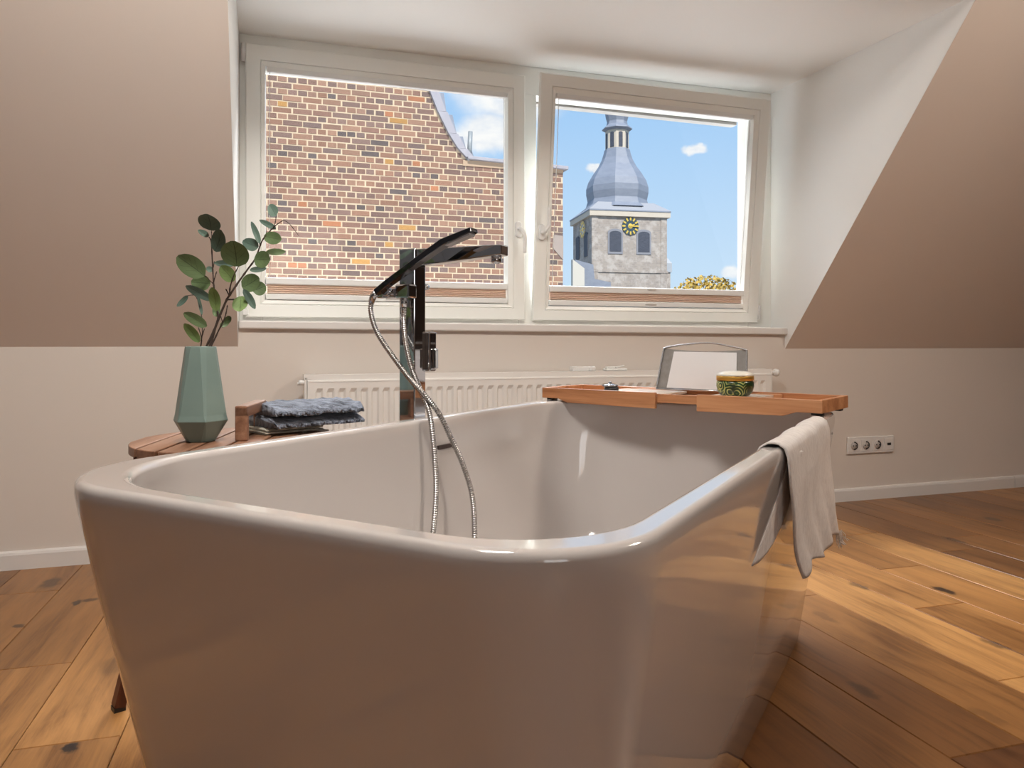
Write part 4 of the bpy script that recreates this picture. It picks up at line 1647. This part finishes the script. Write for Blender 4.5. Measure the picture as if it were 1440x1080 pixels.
def cbox(mb, x0, x1, y0, y1, z0, z1):
    mb.hexa([CT(x0, y0, z0), CT(x1, y0, z0), CT(x1, y1, z0), CT(x0, y1, z0), CT(x0, y0, z1), CT(x1, y0, z1), CT(x1, y1, z1), CT(x0, y1, z1)])
    return mb


m = MB()
cbox(m, 0, CWD, 0, CDP, -10, 11.0)
m.build('body', stone_m, tow)
m = MB()
cbox(m, -.22, CWD + .22, -.22, CDP + .22, 10.98, 11.40)
m.build('cornice', cornice_m, tow)
m = MB()
cbox(m, -.26, CWD + .26, -.26, CDP + .26, 11.40, 11.50)
m.build('cornice_cap', slate_m, tow)
m = MB()
cbox(m, -.08, CWD + .08, -.08, CDP + .08, 6.45, 6.62)
m.build('string_course', stone_m, tow)
m = MB()
for x0 in (.02, CWD - .55):
    cbox(m, x0, x0 + .5, -.05, 0, -10, 10.98)
m.build('corner_quoin', stone_m, tow)


def arch_pts(cx, w, z0, z1, n=8):
    r_ = w / 2
    rise = .22 * w
    pts = [(cx - r_, z0), (cx + r_, z0)]
    for k in range(n + 1):
        t = math.pi * k / n
        pts.append((cx + r_ * math.cos(t), z1 - rise + rise * math.sin(t)))
    return pts


for cx in (1.98, 4.40):
    m = MB()
    m.prism([CT(x, -.06, z) for x, z in arch_pts(cx, 1.26, 7.95, 9.98)], CY * .06)
    wo = m.build('window', principled('window_surround_%d' % int(cx), base=lin((122, 124, 132)), rough=.9), tow)
    m = MB()
    m.prism([CT(x, -.09, z) for x, z in arch_pts(cx, .98, 8.15, 9.80)], CY * .05)
    m.build('louver', louver_m, wo)
for cy in (1.5, 4.0):
    m = MB()
    m.prism([CT(-.06, cy + (x - 0), z) for x, z in arch_pts(0, 1.0, 7.85, 9.85)], CX * .06)
    m.build('window', louver_m, tow)


def clockface(origin, ux, n_, pale):
    m = MB()
    N = 40
    r0 = .70

    def P(r_, t, o):
        return origin + ux * (r_ * math.sin(t)) + Vector((0, 0, r_ * math.cos(t))) + n_ * o
    m.loops([[P(r0, 2 * math.pi * k / N, 0) for k in range(N)], [P(r0, 2 * math.pi * k / N, .08) for k in range(N)]], True, True, False)
    cl = m.build('clock', clock_m if not pale else cornice_m, tow)
    m = MB()
    for k in range(12):
        t = 2 * math.pi * k / 12
        a = P(.44, t, .10)
        b = P(.70, t, .10)
        m.bar(a, b, .13, .03, side=P(1, t + math.pi / 2, 0) - origin)
    m.loops([[P(.20, 2 * math.pi * k / N, .082) for k in range(N)], [P(.14, 2 * math.pi * k / N, .095) for k in range(N)]], True, True, False)
    m.build('hour_mark', gold_m, cl)
    m = MB()
    m.bar(P(-.10, math.radians(67), .13), P(.36, math.radians(67), .13), .10, .03, side=P(1, math.radians(157), 0) - origin)
    m.bar(P(-.10, math.radians(92), .14), P(.62, math.radians(92), .14), .08, .03, side=P(1, math.radians(182), 0) - origin)
    m.build('clock_hand', gold_m, cl)


clockface(CT(3.25, -.01, 10.22), CX, -CY, False)
clockface(CT(-.01, 2.3, 10.2), -CY, -CX, True)

# onion dome: eight-sided
dome_c = CT(CWD / 2 - .10, CDP / 2 + .1, 0)
PX6 = .0600


def zpx(y):
    return .76 + (482 - y) * PX6


def octo(mb, prof, mat_name, parent, name):
    rg = []
    for r_, z in prof:
        rg.append([dome_c + (CX * math.cos(R(22.5 + 45 * k)) + CY * math.sin(R(22.5 + 45 * k))) * r_ + Vector((0, 0, z)) for k in range(8)])
    mb.loops(rg, True, True, False)
    return mb.build(name, mat_name, parent)


# the sprocketed skirt from the square eaves to the octagon
m = MB()
sq = [CT(-.26, -.26, 11.50), CT(CWD + .26, -.26, 11.50), CT(CWD + .26, CDP + .26, 11.50), CT(-.26, CDP + .26, 11.50)]
q2 = [dome_c + CX * a * 2.4 + CY * b * 2.3 + Vector((0, 0, zpx(290.5))) for a, b in ((-1, -1), (1, -1), (1, 1), (-1, 1))]
m.loops([sq, q2], True, True, False)
m.build('dome_skirt', principled('pale_slate', base=lin((142, 144, 150)), rough=.5), tow, 'paler slate skirt')
px_prof = [(50, 296), (43, 290), (40.5, 282), (42.5, 272), (42.5, 264), (39.5, 254), (33, 243), (26, 233), (21, 223), (18.3, 214), (17.3, 209.5)]
octo(MB(), [(r_ * PX6 * 1.03, zpx(y)) for r_, y in px_prof], slate_m, tow, 'onion_dome')
octo(MB(), [(16.5 * PX6, zpx(210)), (16.5 * PX6, zpx(183))], cornice_m, tow, 'lantern')
m = MB()
for k in range(8):
    t = R(45 * k)
    dr = CX * math.cos(t) + CY * math.sin(t)
    sd_ = CX * -math.sin(t) + CY * math.cos(t)
    c = dome_c + dr * (16.5 * PX6 * .924 + .005)
    ps = [c + sd_ * x + Vector((0, 0, z)) for x, z in arch_pts(0, .34, zpx(208), zpx(187))]
    m.prism(ps, dr * .03)
m.build('lantern_opening', louver_m, tow)
octo(MB(), [(17 * PX6, zpx(183.5)), (21.5 * PX6, zpx(181)), (21 * PX6, zpx(179.5)), (15 * PX6, zpx(174.5)), (14 * PX6, zpx(170)), (16 * PX6, zpx(163)), (17 * PX6, zpx(156)), (15 * PX6, zpx(146)), (9 * PX6, zpx(136)), (4 * PX6, zpx(126)), (1.2 * PX6, zpx(100))], slate_m, tow, 'lantern_cap')

# low church roof in front of the tower, and the slim turret on its right
nav = thing('church_nave', 'slate lean-to roof and pale wall at the foot of the church tower', 'church', tuple(CT(-1, -3, -10)), -CA)
m = MB()
m.prism([CT(-1.9, -1.2, -10), CT(-.9, -1.2, -10), CT(-.95, -1.2, 6.6), CT(-1.9, -1.2, 7.3)], CY * .5)
m.build('wall', principled('pale_wall', base=lin((180, 176, 168)), rough=.9), nav)
m = MB()
m.prism([CT(-1.5, -.5, 7.35), CT(-.02, -.5, 7.0), CT(.1, -.5, 5.85), CT(1.45, -.5, 5.6), CT(1.45, -.5, 4), CT(-1.1, -.5, 4)], CY * .45)
m.build('roof', slate_m, nav)
tur = thing('stair_turret', 'slim pale stone turret against the right side of the church tower', 'turret', tuple(CT(CWD + .3, 1, -10)), -CA)
m = MB()
cbox(m, CWD + .02, CWD + .55, .6, 1.4, -10, 6.6)
m.build('wall', stone_m, tur)
m = MB()
rg0 = [CT(CWD - .0, .5, 6.6), CT(CWD + .65, .5, 6.6), CT(CWD + .65, 1.5, 6.6), CT(CWD - .0, 1.5, 6.6)]
m.loops([rg0, [p + Vector((0, 0, .75)) for p in rg0], [CT(CWD + .2, 1.0, 8.1)] * 3 + [CT(CWD + .21, 1.0, 8.1)]], True, False, False)
m.build('cap', principled('turret_cap', base=lin((150, 156, 164)), rough=.6), tur)

# ------------------------------------------------------------------ tree crown showing above the blind
leaf_tree = principled('tree_leaf', rough=.7, build=lambda T, p: T.put(p.inputs['Base Color'], T.mix(T.noise(
    T.node('ShaderNodeTexCoord').outputs['Object'], .9, 3), lin((140, 130, 62)), lin((200, 158, 74)))))
tcx = Vector((25.2, 39.0, 2.55))
tree = thing('tree', 'yellow-green tree crown beyond the lower right corner of the right window', 'tree', (tcx.x, tcx.y, -8))
m = MB()
rt_ = random.Random(21)
for k in range(3600):
    while True:
        q = Vector((rt_.uniform(-1, 1), rt_.uniform(-1, 1), rt_.uniform(-1, 1)))
        if .3 < q.length < 1:
            break
    p = tcx + Vector((q.x * 2.7, q.y * 2.6, q.z * 2.3))
    n_ = Vector((rt_.gauss(0, 1), rt_.gauss(0, 1), rt_.gauss(0, 1))).normalized()
    a_ = n_.orthogonal().normalized() * rt_.uniform(.08, .16)
    b_ = n_.cross(a_) * .7
    m.add([p - a_, p + b_, p + a_, p - b_], [(0, 1, 2, 3)])
m.build('foliage', leaf_tree, tree)
m = MB()
m.tube([(tcx.x, tcx.y, -8), (tcx.x + .1, tcx.y, -3), (tcx.x, tcx.y, 1.0)], [.3, .24, .12], 10)
m.build('trunk', stem_m, tree)

g_ = MB()  # pale flat roof added out of view to bounce sunlight up into the dormer
g_.box((-7, 3.35, .05), (9, YB - .1, .35))
struct(g_.build('bounce_roof', principled('bounce_roofing', rough=.9, build=paint_build((.50, .49, .48), (.56, .55, .53)))), 'added flat roof, unseen below the window, bouncing sun into the dormer', 'roof')
g_ = MB()
g_.box((-120, 4, -10.2), (160, 160, -10.0))
struct(g_.build('ground', principled('street', base=lin((150, 146, 140)), rough=.9)), 'street level ground far below the window', 'ground')
